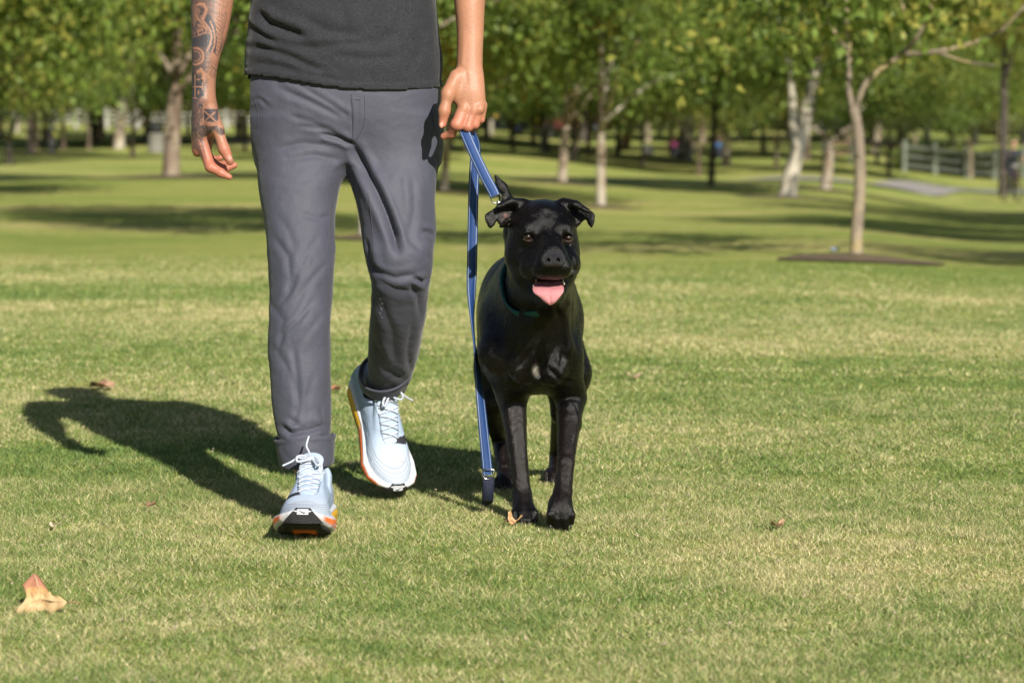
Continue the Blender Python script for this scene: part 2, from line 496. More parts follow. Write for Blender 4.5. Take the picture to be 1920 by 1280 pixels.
def blade_mat():
    m, n, l, b = new_mat('grass_blade'); tc = N(n, 'ShaderNodeTexCoord'); t = lawn_colour(n, l, tc.outputs['Object'])
    at_ = N(n, 'ShaderNodeVertexColor', layer_name='rnd'); sp = N(n, 'ShaderNodeSeparateColor'); l.new(at_.outputs[0], sp.inputs[0])
    ad = N(n, 'ShaderNodeMath', operation='MULTIPLY_ADD'); l.new(sp.outputs[0], ad.inputs[0]); ad.inputs[1].default_value = .42; l.new(t, ad.inputs[2])
    a2 = N(n, 'ShaderNodeMath', operation='SUBTRACT'); l.new(ad.outputs[0], a2.inputs[0]); a2.inputs[1].default_value = .21
    r = ramp(n, [(.52, (.078, .155, .044)), (.72, (.160, .255, .064)), (.89, (.258, .328, .094)), (.97, (.43, .42, .16)), (1.0, (.66, .58, .34))]); l.new(a2.outputs[0], r.inputs[0])
    rv = ramp(n, [(0, (.38, .42, .38)), (.5, (.95, .95, .95)), (1, (1.35, 1.35, 1.32))]); l.new(sp.outputs[2], rv.inputs[0])  # random darker blades stand in for shaded gaps in the turf
    mx = N(n, 'ShaderNodeMix', data_type='RGBA', blend_type='MULTIPLY'); mx.inputs[0].default_value = 1; l.new(r.outputs[0], mx.inputs[6]); l.new(rv.outputs[0], mx.inputs[7])
    l.new(mx.outputs[2], b.inputs['Base Color']); b.inputs['Roughness'].default_value = .5; b.inputs['Specular IOR Level'].default_value = .35
    tr = N(n, 'ShaderNodeBsdfTranslucent'); l.new(mx.outputs[2], tr.inputs[0]); ms = N(n, 'ShaderNodeMixShader'); ms.inputs[0].default_value = .16
    l.new(b.outputs[0], ms.inputs[1]); l.new(tr.outputs[0], ms.inputs[2]); l.new(ms.outputs[0], n['Material Output'].inputs[0])
    return m
g_ = link('grass', mk_mesh('grass', Vb_, Fb_, {'rnd': Cb_}, smooth=False), blade_mat()); tag(g_, 'short mown grass blades, green with straw patches', 'grass', None, 'stuff')

# ================================================================== trees
def leaf_mat(name, ca, cb, cc):
    m, n, l, b = new_mat(name); at_ = N(n, 'ShaderNodeVertexColor', layer_name='rnd'); sp = N(n, 'ShaderNodeSeparateColor'); l.new(at_.outputs[0], sp.inputs[0])
    oi = N(n, 'ShaderNodeObjectInfo'); ad = N(n, 'ShaderNodeMath', operation='MULTIPLY_ADD'); l.new(oi.outputs['Random'], ad.inputs[0]); ad.inputs[1].default_value = .3; l.new(sp.outputs[0], ad.inputs[2])
    r = ramp(n, [(.0, ca), (.62, cb), (1.1 / 1.3, cb), (1.0, cc)]); l.new(ad.outputs[0], r.inputs[0])
    l.new(r.outputs[0], b.inputs['Base Color']); b.inputs['Roughness'].default_value = .5; b.inputs['Specular IOR Level'].default_value = .3
    tr = N(n, 'ShaderNodeBsdfTranslucent'); l.new(r.outputs[0], tr.inputs[0]); ms = N(n, 'ShaderNodeMixShader'); ms.inputs[0].default_value = .2
    l.new(b.outputs[0], ms.inputs[1]); l.new(tr.outputs[0], ms.inputs[2]); l.new(ms.outputs[0], n['Material Output'].inputs[0])
    return m
LEAF = {'green': leaf_mat('sycamore_leaf', (.028, .062, .014), (.150, .215, .038), (.25, .25, .05)),
        'olive': leaf_mat('olive_leaf', (.036, .054, .014), (.205, .215, .042), (.40, .28, .05)),
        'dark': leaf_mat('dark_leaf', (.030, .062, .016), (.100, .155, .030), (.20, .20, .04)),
        'yellow': leaf_mat('yellow_leaf', (.14, .16, .02), (.26, .25, .03), (.34, .22, .04)),
        'grey': leaf_mat('grey_leaf', (.10, .12, .06), (.17, .18, .09), (.24, .20, .10))}
def crown_mesh(name, seed, nclump, nleaf, size, fill=1.0, squash=.75, r_in=.25):
    """unit crown: roughly radius 1, bottom near z=-0.75, leaves gathered in clumps through the volume"""
    g = np.random.default_rng(seed)
    dirs = g.normal(size=(nclump, 3)); dirs /= np.linalg.norm(dirs, axis=1)[:, None]; rad = r_in + (1 - r_in) * g.random(nclump) ** .55
    c = dirs * rad[:, None]; c[:, 2] *= squash; c[:, 2] = np.where(c[:, 2] < -.55, -.55 + .2 * g.random(nclump), c[:, 2]); cr = .06 + .11 * g.random(nclump)
    per = nleaf // nclump; P_ = np.repeat(c, per, 0) + g.normal(size=(nclump * per, 3)) * np.repeat(cr, per)[:, None] * np.array([1, 1, .7]); k = len(P_)
    nrm = g.normal(size=(k, 3)) + np.array([0, 0, .7]); nrm /= np.linalg.norm(nrm, axis=1)[:, None]
    a = np.cross(nrm, g.normal(size=(k, 3))); a /= np.linalg.norm(a, axis=1)[:, None]; b = np.cross(nrm, a); s = size * (.6 + .8 * g.random(k))[:, None]
    V = np.stack([P_ - a * s, P_ - b * s * .62 + nrm * s * .12, P_ + a * s * 1.05 - nrm * s * .25, P_ + b * s * .62 + nrm * s * .12], 1).reshape(-1, 3)
    i = np.arange(k) * 4; F_ = np.concatenate([np.stack([i, i + 1, i + 3], 1), np.stack([i + 1, i + 2, i + 3], 1)])
    cl = np.repeat(g.random(nclump), per); col = np.stack([np.clip(cl * .75 + g.random(k) * .32, 0, 1)] * 3, 1)  # clump contrast: dark clumps stand in for shaded gaps in the crown
    return mk_mesh(name, V, F_, {'rnd': np.repeat(col, 4, 0)}, smooth=False)
CROWN = [crown_mesh('crown', 100 + i, n_, l_, s_) for i, (n_, l_, s_) in enumerate([(170, 30000, .0150), (210, 30000, .0155), (140, 25000, .0160), (230, 32000, .0145)])]
CROWN_SP = [crown_mesh('crown', 200 + i, 80, 6000, .023, r_in=.35) for i in range(2)]
CLONE = {}
def crown_of(kind, k, sparse=False):
    key = (kind, k, sparse)
    if key not in CLONE:
        me = (CROWN_SP if sparse else CROWN)[k]
        if not me.materials: me.materials.append(LEAF['green'])
        CLONE[key] = me
    return CLONE[key]
def bark_mat(name, ca, cb, cc, scale=3.0, bump=.5):
    m, n, l, b = new_mat(name); tc = N(n, 'ShaderNodeTexCoord'); oi = N(n, 'ShaderNodeObjectInfo')
    mp = N(n, 'ShaderNodeMapping'); mp.inputs['Scale'].default_value = (1, 1, .45); l.new(tc.outputs['Object'], mp.inputs[0]); va = N(n, 'ShaderNodeVectorMath', operation='ADD'); l.new(mp.outputs[0], va.inputs[0]); l.new(oi.outputs['Location'], va.inputs[1])
    nz = N(n, 'ShaderNodeTexNoise', i_Scale=scale, i_Detail=4.0, i_Roughness=.6, i_Distortion=.6); l.new(va.outputs[0], nz.inputs['Vector'])
    r = ramp(n, [(.42, ca), (.50, cb), (.58, cc)]); l.new(nz.outputs[0], r.inputs[0]); l.new(r.outputs[0], b.inputs['Base Color']); b.inputs['Roughness'].default_value = .85
    n2 = N(n, 'ShaderNodeTexNoise', i_Scale=25.0, i_Detail=4.0); l.new(mp.outputs[0], n2.inputs['Vector']); bp = N(n, 'ShaderNodeBump', i_Strength=bump, i_Distance=.03); l.new(n2.outputs[0], bp.inputs['Height']); l.new(bp.outputs[0], b.inputs['Normal'])
    return m
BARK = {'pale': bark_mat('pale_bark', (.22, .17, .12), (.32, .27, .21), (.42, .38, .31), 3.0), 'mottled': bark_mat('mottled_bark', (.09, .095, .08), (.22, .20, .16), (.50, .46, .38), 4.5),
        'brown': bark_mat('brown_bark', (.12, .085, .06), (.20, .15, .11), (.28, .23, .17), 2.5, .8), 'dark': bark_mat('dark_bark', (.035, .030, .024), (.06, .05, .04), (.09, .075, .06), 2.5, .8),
        'grey': bark_mat('grey_bark', (.14, .13, .115), (.24, .225, .20), (.34, .32, .29), 2.5, .7), 'red': bark_mat('reddish_bark', (.22, .12, .075), (.34, .20, .13), (.42, .28, .2), 2.5), 'yellow': bark_mat('yellow_bark', (.34, .27, .14), (.30, .245, .17), (.21, .17, .13), 3.0)}
M_mulch = mat('mulch', (.085, .060, .036), (.14, .105, .06), rough=.95, scale=12, bump=1, bscale=40)
TREES = []
def make_tree(px_, py_, wpx, ctop, kind, bark, label, h=None, cr=None, lean=0, sparse=False, fork=None, mulch=False, pos=None, dark_top=False, twig=4, rot=None, d=None):
    """trunk standing at a photo pixel; ctop = pixel row where the leaves begin"""
    if pos is None:
        g = at(px_, py_) if d is None else np.array([(px_ - 960) / FPX * d, d, float(ground_z((px_ - 960) / FPX * d, d))])
    else: g = np.array([pos[0], pos[1], float(ground_z(pos[0], pos[1]))])
    d = g[1]; s = d / FPX; r0 = max(.03, wpx * s / 2); rr = random.Random(int(px_ * 7 + py_))
    cb = max(.7, (py_ - ctop) * s)
    h = h or max(4.2, min(9.5, cb + 5.0)); cr = cr or (h - cb) * .58
    root = empty('tree', g - [0, 0, .03]); TREES.append(root); tag(root, label, 'tree', 'park trees')
    mb = MB(); ln = lean * s
    if fork is None:
        pts = [np.array([0, 0, 0]), np.array([ln * .08, 0, cb * .06]), np.array([ln * .35, 0, cb * .4]), np.array([ln * .85, .02, cb * .85]), np.array([ln * 1.3, .05, cb * 1.25]), np.array([ln * 1.6, 0, h * .62])]
        mb.tube(smooth_path(pts, 3), list(np.interp(np.linspace(0, 1, 16), [0, .07, .2, .6, 1], [1.45 * r0, 1.1 * r0, r0, .82 * r0, .3 * r0])), 10)
        for k in range(twig):
            a = rr.random() * 6.28; z0 = cb * (.85 + .5 * rr.random()); L = cr * (.5 + .35 * rr.random()); b0 = np.array([ln * z0 / cb, 0, z0])
            e = b0 + np.array([math.cos(a) * L, math.sin(a) * L, L * (.45 + .5 * rr.random())]); m_ = (b0 + e) / 2 + [0, 0, .12 * L]
            mb.tube(smooth_path([b0, m_, e], 3), [.42 * r0, .38 * r0, .34 * r0, .3 * r0, .22 * r0, .16 * r0, .1 * r0], 6)
    else:
        for (pts, r_a, r_b) in fork:
            W_ = [np.array([(a - px_) * s, off, (py_ - b) * s]) for a, b, off in pts]; pp = smooth_path(W_, 4); n_ = len(pp)
            rad = list(np.interp(np.linspace(0, 1, n_), [0, 1], [r_a * s / 2, r_b * s / 2]))
            if W_[0][2] < .05: rad[0] *= 1.5; rad[1] *= 1.15
            mb.tube(pp, rad, 10 if r_a > 12 else 6)
    mb.build('trunk', BARK[bark], root, True).matrix_parent_inverse = Matrix()
    o = link('crown', crown_of(kind, rr.randrange(2 if sparse else 4), sparse), None, root); o.material_slots[0].link = 'OBJECT'; o.material_slots[0].material = LEAF[kind]
    zc = cb + (h - cb) * .52; o.location = tuple(g + [ln * 1.2, 0, zc]); o.scale = (cr, cr, (h - cb) * .66); o.rotation_euler = (0, 0, rr.random() * 6.28 if rot is None else rot)
    o.matrix_parent_inverse = Matrix.Translation(-Vector(root.location))
    if mulch:
        V = []; nn = 28; R0 = mulch * s
        for k in range(nn): a = 2 * math.pi * k / nn; rq = R0 * (1 + .15 * math.sin(3 * a + px_)); x, y = g[0] + rq * math.cos(a), g[1] + rq * math.sin(a); V.append((x - g[0], y - g[1], float(ground_z(x, y)) - g[2] + .012))
        V.append((0, 0, .05)); me = bpy.data.meshes.new('mulch_ring'); me.from_pydata(V, [], [(k, (k + 1) % nn, nn) for k in range(nn)])
        q = link('mulch_ring', me, M_mulch); q.location = tuple(g); q['kind'] = 'structure'
    return root
T = make_tree
# right half, nearest first
T(1605, 487, 28, 195, 'green', 'yellow', 'slender young tree with low fork and mulch ring, nearest tree at the right', h=4.1, cr=1.75, sparse=True, mulch=150,
  fork=[([(1605, 487, 0), (1606, 430, 0), (1611, 330, 0), (1606, 240, 0), (1597, 195, 0)], 24, 20), ([(1597, 197, 0), (1589, 160, .02), (1592, 90, .1), (1585, 0, .1), (1592, -120, .2)], 13, 6),
        ([(1599, 200, 0), (1618, 150, -.05), (1650, 118, -.1), (1690, 88, -.1), (1720, 40, -.2), (1750, -60, -.3)], 14, 6), ([(1680, 96, -.1), (1740, 92, -.25), (1800, 78, -.3), (1850, 55, -.4), (1890, 10, -.5)], 11, 5),
        ([(1592, 90, .1), (1560, 40, .2), (1540, -30, .3)], 7, 4), ([(1700, 78, -.1), (1690, 20, 0), (1670, -60, 0)], 8, 4), ([(1740, 92, -.25), (1790, 110, -.3), (1840, 118, -.4)], 6, 3)])
T(1478, 372, 36, 205, 'green', 'mottled', 'sycamore with mottled white bark and a Y-shaped fork left of the slender tree', h=7.5, cr=3.0, mulch=110,
  fork=[([(1476, 372, 0), (1482, 330, 0), (1492, 290, 0), (1503, 250, 0), (1512, 200, 0), (1520, 165, 0), (1535, 90, 0), (1545, 0, 0)], 34, 16), ([(1494, 285, 0), (1487, 240, 0), (1484, 200, 0), (1482, 160, 0), (1470, 60, 0)], 22, 10)])
T(1550, 358, 22, 250, 'green', 'pale', 'pale forked trunk between the mottled sycamore and the slender tree', fork=[([(1548, 358, 0), (1551, 320, 0), (1553, 290, 0), (1554, 268, 0)], 22, 18), ([(1554, 270, 0), (1540, 250, 0), (1522, 235, 0), (1500, 200, 0)], 12, 6), ([(1554, 270, 0), (1572, 250, 0), (1595, 235, 0), (1620, 190, 0)], 12, 6)], mulch=60, h=6)
T(1127, 390, 19, 222, 'green', 'pale', 'straight pale trunk nearest behind the dog, right of its head', mulch=70, h=6.0, cr=2.5)
T(1053, 345, 19, 235, 'green', 'pale', 'pale trunk leaning slightly right, behind the dog between its ears', lean=8, mulch=90)
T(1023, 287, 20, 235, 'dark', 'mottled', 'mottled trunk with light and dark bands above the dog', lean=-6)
T(1170, 281, 20, 228, 'green', 'red', 'short reddish trunk leaning to the right', lean=16)
T(1283, 300, 34, 190, 'green', 'grey', 'thick grey trunk with pale foot behind the white box', lean=8, mulch=60)
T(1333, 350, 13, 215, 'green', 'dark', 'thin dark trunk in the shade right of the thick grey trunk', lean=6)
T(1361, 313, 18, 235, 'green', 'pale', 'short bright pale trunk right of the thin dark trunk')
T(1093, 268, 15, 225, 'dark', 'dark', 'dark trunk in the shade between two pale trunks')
T(1240, 262, 10, 215, 'yellow', 'brown', 'small yellow-leaved tree with a V-shaped stem', fork=[([(1236, 264, 0), (1238, 245, 0), (1245, 225, 0)], 10, 8), ([(1245, 226, 0), (1232, 205, 0), (1222, 180, 0)], 9, 5), ([(1245, 226, 0), (1258, 205, 0), (1262, 180, 0)], 8, 5)])
T(960, 272, 13, 238, 'yellow', 'grey', 'grey trunk under yellow leaves left of the mottled trunk'); T(912, 268, 15, 225, 'yellow', 'grey', 'grey trunk under yellow leaves beside the left hand'); T(1000, 276, 12, 240, 'olive', 'brown', 'brown trunk just left of the mottled trunk')
T(833, 361, 16, 225, 'olive', 'pale', 'pale trunk right beside the trousers under the left hand', lean=6, mulch=60)
T(1640, 292, 16, 230, 'green', 'pale', 'pale trunk behind the wooden fence rail', lean=8); T(1513, 303, 13, 225, 'dark', 'brown', 'brown trunk in the shade behind the sycamore fork'); T(1785, 280, 12, 215, 'grey', 'brown', 'leaning trunk before the grey-green hillside')
T(1880, 368, 17, 120, 'olive', 'dark', 'tall dark trunk at the right edge beside the cyclist', h=8.5, cr=3.4, twig=3)
T(1590, 275, 12, 225, 'dark', 'brown', 'brown trunk hidden in shade behind the slender tree'); T(1715, 285, 10, 215, 'green', 'brown', 'thin trunk above the fence corner')
# left half
T(62, 289, 24, 150, 'olive', 'brown', 'brown trunk at the left with a bright foot', mulch=60, h=8.2, cr=4.4); T(98, 288, 14, 210, 'green', 'grey', 'thin grey trunk close to the right of the brown one', mulch=40)
T(170, 266, 22, 168, 'green', 'dark', 'dark leaning trunk at the left', lean=16, h=8.5, cr=4.4); T(222, 279, 22, 185, 'green', 'pale', 'whitish trunk right of the dark leaning trunk', lean=10)
T(92, 262, 18, 195, 'green', 'red', 'reddish sunlit trunk behind the thin grey one'); T(190, 263, 13, 195, 'green', 'red', 'thin reddish trunk between the dark and the whitish trunk'); T(279, 262, 13, 200, 'olive', 'red', 'thin reddish trunk left of the litter bin')
T(320, 334, 34, 165, 'green', 'brown', 'stout brown trunk with mulch foot between litter bin and tattooed hand', lean=10, mulch=150, h=7.8, cr=4.2)
T(4, 262, 10, 200, 'yellow', 'brown', 'thin brown trunk at the left edge', h=7)
T(460, 272, 13, 225, 'dark', 'dark', 'dark thin trunk left of the grey trousers')
# tree hidden behind the legs and trees beside the view that throw the shadows on the lawn
T(684, 449, 26, 200, 'green', 'pale', 'tree hidden behind the walking legs', h=5.4, cr=2.0, mulch=70)
T(740, 330, 22, 225, 'green', 'brown', 'tree hidden behind the trousers', h=7, cr=2.8)
for (x, y, h_, c_) in ((7.4, 26.0, 6.2, 2.5), (9.5, 33, 7, 2.8), (6.9, 13.7, 5.6, 1.7), (-6.4, 33.1, 6, 2.4), (11.5, 40, 7, 3), (13.5, 47, 8, 3.4), (-9.5, 28, 6, 2.4), (-9.8, 44, 7, 3)):
    T(0, 0, 22, -300 if 0 else -60, 'green', 'brown', 'leafy park tree beside the view, ' + ('at the right, ' if x > 0 else 'at the left, ') + {26.0: 'casting streaks behind the mulch ring', 33: 'second in from the lawn', 13.7: 'smallest and nearest', 33.1: 'nearest on that side', 40: 'halfway to the path', 47: 'level with the sycamore', 28: 'close to the lawn edge', 44: 'farther back'}[y], pos=(x, y), h=h_, cr=c_)
for i, (px_, d_, kk, bb, w_) in enumerate(((20, 74, 'dark', 'dark', 12), (250, 84, 'dark', 'brown', 11), (530, 80, 'dark', 'dark', 12), (640, 95, 'olive', 'brown', 12), (780, 88, 'dark', 'dark', 12),  # extra trees put in so their shade darkens the ground under the canopy
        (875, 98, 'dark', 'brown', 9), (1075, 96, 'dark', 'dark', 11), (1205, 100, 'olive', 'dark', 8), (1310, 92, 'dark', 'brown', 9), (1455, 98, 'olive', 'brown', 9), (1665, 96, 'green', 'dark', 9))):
    T(px_, 262, w_, 215, kk, bb, '%s-leaved extra tree added to shade the lawn, %s' % (kk, ['at the left corner', 'behind the litter bin', 'behind the thigh', 'behind the waist', 'behind the hip', 'beside the left wrist', 'behind the dog ears', 'near the white box', 'right of the thick grey trunk', 'just behind the sycamore', 'above the low wooden fence'][i]), d=d_, h=7.2, cr=3.4, twig=3)
# further rows closing the view
rr = random.Random(11); kinds = ['green', 'olive', 'olive', 'dark', 'green', 'yellow']; barks = ['brown', 'grey', 'dark', 'pale', 'brown']
def nearx(x): return any(abs(x - q) < 8 for q in (1200, 1215))
for i in range(44):
    px_ = -60 + i * 47 + rr.uniform(-14, 14); d_ = rr.uniform(105, 150)
    if 1660 < px_ < 1900 and rr.random() < .6: continue
    T(px_, 255, rr.uniform(8, 13), 205 + rr.uniform(-16, 12), *(lambda kk, bb: (kk, bb, '%s-leaved tree with %s trunk in the far rows, %s of the picture' % (kk, bb, ('left part', 'middle', 'right part')[int(np.clip(px_ // 640, 0, 2))])))(rr.choice(kinds), rr.choice(barks)), d=d_, h=rr.uniform(7, 9.5), twig=2)
for i in range(26):
    px_ = -100 + i * 85 + rr.uniform(-25, 25); d_ = rr.uniform(165, 215)
    if 1660 < px_ < 1900 and rr.random() < .5: continue
    T(px_, 240, rr.uniform(6, 9), 190, *(lambda kk: (kk, 'dark', 'tall %s-leaved tree closing the view in the farthest row, %s' % (kk, ('left', 'middle', 'right')[int(np.clip(px_ // 640, 0, 2))])))(rr.choice(['dark', 'olive', 'green'])), d=d_, h=rr.uniform(11, 15), cr=rr.uniform(5, 6.5), twig=0)
# ================================================================== the person
D0 = 6.05
def row(py, xl, xr, d, ry):
    a, b = P(xl, py, d), P(xr, py, d)
    return (a[2], (a[0] + b[0]) / 2, d, (b[0] - a[0]) / 2, ry)
BX = float(P(644, 150, D0)[0])             # middle of the body
person = empty('person', (BX, D0 - 0.05, 0))
tag(person, 'person in dark grey t-shirt and rolled grey trousers walking the black dog', 'person')

# ---- trousers
F = Field((P(440, 900, 5.6)[0], 5.68, 0.06), (P(850, 120, 6.3)[0], 6.46, P(640, 100, 6.05)[2]), 0.004)
F.loft([row(118, 472, 818, D0, .10), row(150, 464, 826, D0, .118), row(190, 461, 826, D0, .125), row(230, 468, 826, 6.05, .122), row(262, 473, 826, 6.05, .112), row(300, 485, 822, 6.05, .09)], 0.01, p=2.5)
legA = [row(225, 466, 668, 6.05, .105), row(262, 472, 664, 6.04, .10), row(308, 480, 654, 6.02, .10), row(340, 484, 640, 6.0, .098), row(380, 489, 631, 5.98, .093), row(440, 497, 628, 5.95, .088),
        row(500, 503, 626, 5.92, .083), row(560, 506, 623, 5.9, .080), row(600, 504, 622, 5.88, .077), row(660, 501, 621, 5.87, .073), row(700, 505, 621, 5.86, .071),
        row(760, 510, 620, 5.85, .069), row(800, 517, 619, 5.84, .067), row(840, 524, 618, 5.83, .065), row(868, 530, 617, 5.83, .063)]
F.loft(legA, 0.028, p=2.2)
legB = [row(225, 640, 827, 6.06, .105), row(262, 646, 826, 6.05, .105), row(308, 653, 822, 6.03, .10), row(340, 657, 819, 6.01, .098), row(380, 668, 816, 5.99, .093), row(440, 679, 817, 5.97, .088),
        row(470, 683, 814, 5.95, .085), row(500, 690, 811, 5.945, .08), row(530, 698, 805, 5.95, .076), row(560, 696, 801, 5.98, .075), row(600, 693, 796, 6.03, .078),
        row(640, 692, 790, 6.09, .078), row(660, 691, 785, 6.12, .078), row(690, 690, 776, 6.17, .076), row(712, 688, 770, 6.21, .074), row(738, 694, 756, 6.25, .068)]
F.loft(legB, 0.03, p=2.2)
V, Q = F.mesh(1)
Nn = vnormals(V, Q)
px, py = proj(V)
front = np.clip(-Nn[:, 1] * 1.6, 0, 1)
def crease(V, Nn, px, py, w, pts, depth, width, ridge=0.5, soft=None, off=1.6):
    """a valley along a polyline seen from the front, with a raised lip on its lower right"""
    d, t, sd = seg_dist(px, py, pts)
    tp = np.clip(np.minimum(t, 1 - t) * 5 + 0.15, 0, 1)
    tp = tp * w
    val = -depth * np.exp(-np.sqrt(d * d + 1.2) / (width * .95)) * 1.15 + ridge * depth * np.exp(-((d - off * width) / (width * 1.1)) ** 2)
    return V + Nn * (val * tp)[:, None]
CR = [ # pts, depth, width px
 ([(600, 250), (640, 262), (662, 272)], .012, 5), ([(560, 236), (610, 243), (655, 262)], .004, 5), ([(540, 215), (590, 232), (640, 255)], .003, 6),
 ([(520, 165), (580, 190), (652, 225)], .0045, 7), ([(560, 160), (620, 195), (658, 222)], .004, 5),
 ([(656, 185), (659, 215), (662, 250)], .002, 2.5), ([(672, 180), (672, 220), (668, 250)], .0015, 3),
 ([(520, 280), (570, 268), (620, 275)], .003, 6), ([(530, 300), (590, 292), (640, 300)], .003, 6), ([(500, 330), (560, 340), (610, 328)], .002, 8),
 ([(658, 268), (678, 306), (700, 350), (722, 400), (738, 440), (746, 475)], .019, 9), ([(700, 330), (730, 400), (748, 470)], .005, 7),
 ([(775, 330), (778, 390), (768, 440)], .003, 8), ([(748, 330), (752, 380)], .002, 8),
 ([(792, 432), (805, 436), (822, 447)], .010, 5), ([(760, 440), (790, 470), (812, 490)], .003, 7),
 ([(690, 500), (712, 512), (740, 522), (790, 512)], .006, 7), ([(775, 520), (795, 530), (808, 516)], .010, 5), ([(700, 520), (745, 545), (795, 548)], .004, 8),
 ([(684, 446), (690, 480), (702, 512)], .008, 7), ([(770, 530), (785, 560), (790, 600)], .005, 6),
 ([(712, 560), (735, 620), (740, 690)], .003, 9), ([(700, 640), (725, 690), (760, 712)], .005, 8), ([(775, 600), (765, 660), (770, 700)], .004, 7),
 ([(520, 405), (540, 430), (552, 470)], 0.0019, 8.0), ([(510, 440), (540, 480), (545, 520), (538, 560)], 0.0037, 7.2), ([(560, 500), (548, 540), (525, 570)], 0.0031, 5.6),
 ([(600, 440), (575, 475), (560, 500)], 0.0019, 6.4), ([(615, 490), (580, 530), (556, 566)], 0.0025, 6.4), ([(500, 560), (530, 600), (520, 640)], 0.0025, 7.2),
 ([(590, 560), (560, 600), (530, 625), (520, 660)], 0.0037, 5.6), ([(612, 580), (580, 620), (548, 660)], 0.0019, 6.4), ([(560, 400), (600, 410), (622, 404)], .0025, 6),
 ([(505, 640), (540, 690), (556, 740)], 0.0022, 8.0), ([(548, 640), (556, 700), (560, 760), (548, 800)], 0.0037, 6.4), ([(590, 700), (575, 750), (566, 800)], 0.0019, 6.4),
 ([(525, 796), (545, 812), (580, 806), (612, 796)], .009, 6), ([(536, 782), (565, 800), (600, 790)], .004, 6), ([(600, 760), (608, 790), (612, 812)], .003, 6),
 ([(470, 190), (485, 185), (505, 200)], .003, 4), ([(815, 290), (822, 305), (820, 330)], .005, 4),
]
for pts, dp, wd in CR:
    V = crease(V, Nn, px, py, front, pts, dp, wd)
wr = fbm(V * np.array([16, 16, 9.0]), 3, 3) * 0.0022 + fbm(V * np.array([45, 45, 28.0]), 9, 2) * 0.0005
kn = np.exp(-((py - 520) / 90) ** 2) + 0.8 * np.exp(-((py - 790) / 60) ** 2)
wr += kn * fbm(V * np.array([22, 22, 42.0]) + V[:, [2, 0, 1]] * 11, 21, 2) * 0.0014 + (1 - front) * fbm(V * 14, 33, 2) * 0.004
V = V + Nn * wr[:, None]

def fabric_mat(name, c, c2, rough, weave=900, bump=.12, sheen=.0, melange=0.0, spec=.3):
    m, n, l, b = new_mat(name)
    tc = N(n, 'ShaderNodeTexCoord')
    a = N(n, 'ShaderNodeTexNoise', i_Scale=9.0, i_Detail=4.0); l.new(tc.outputs['Object'], a.inputs['Vector'])
    r = ramp(n, [(0.3, c), (0.7, c2)]); l.new(a.outputs[0], r.inputs[0]); out = r.outputs[0]
    if melange:
        mp = N(n, 'ShaderNodeMapping'); mp.inputs['Scale'].default_value = (1, 1, 2.6); l.new(tc.outputs['Object'], mp.inputs[0])
        g = N(n, 'ShaderNodeTexNoise', i_Scale=330.0, i_Detail=3.0, i_Roughness=.75); l.new(mp.outputs[0], g.inputs['Vector'])
        r2 = ramp(n, [(0.35, (1 - melange,) * 3), (0.68, (1 + melange * 1.3,) * 3)]); l.new(g.outputs[0], r2.inputs[0])
        mx = N(n, 'ShaderNodeMix', data_type='RGBA', blend_type='MULTIPLY'); mx.inputs[0].default_value = 1
        l.new(out, mx.inputs[6]); l.new(r2.outputs[0], mx.inputs[7]); out = mx.outputs[2]
    l.new(out, b.inputs['Base Color']); b.inputs['Roughness'].default_value = rough; b.inputs['Specular IOR Level'].default_value = spec
    b.inputs['Sheen Weight'].default_value = sheen; b.inputs['Sheen Roughness'].default_value = .4
    w = N(n, 'ShaderNodeTexNoise', i_Scale=float(weave), i_Detail=2.0); l.new(tc.outputs['Object'], w.inputs['Vector'])
    bp = N(n, 'ShaderNodeBump', i_Strength=bump, i_Distance=0.002); l.new(w.outputs[0], bp.inputs['Height'])
    w2 = N(n, 'ShaderNodeTexNoise', i_Scale=38.0, i_Detail=3.0); l.new(tc.outputs['Object'], w2.inputs['Vector'])
    bp2 = N(n, 'ShaderNodeBump', i_Strength=.25, i_Distance=0.01); l.new(w2.outputs[0], bp2.inputs['Height']); l.new(bp.outputs[0], bp2.inputs['Normal'])
    l.new(bp2.outputs[0], b.inputs['Normal'])
    return m
M_trouser = fabric_mat('grey_cotton', (.069, .072, .100), (.059, .062, .088), .64, 700, .2, .12)
M_seam = fabric_mat('seam_thread', (.062, .062, .078), (.05, .05, .065), .7)
trousers = link('trousers', mk_mesh('trousers', V, Q), M_trouser, person)

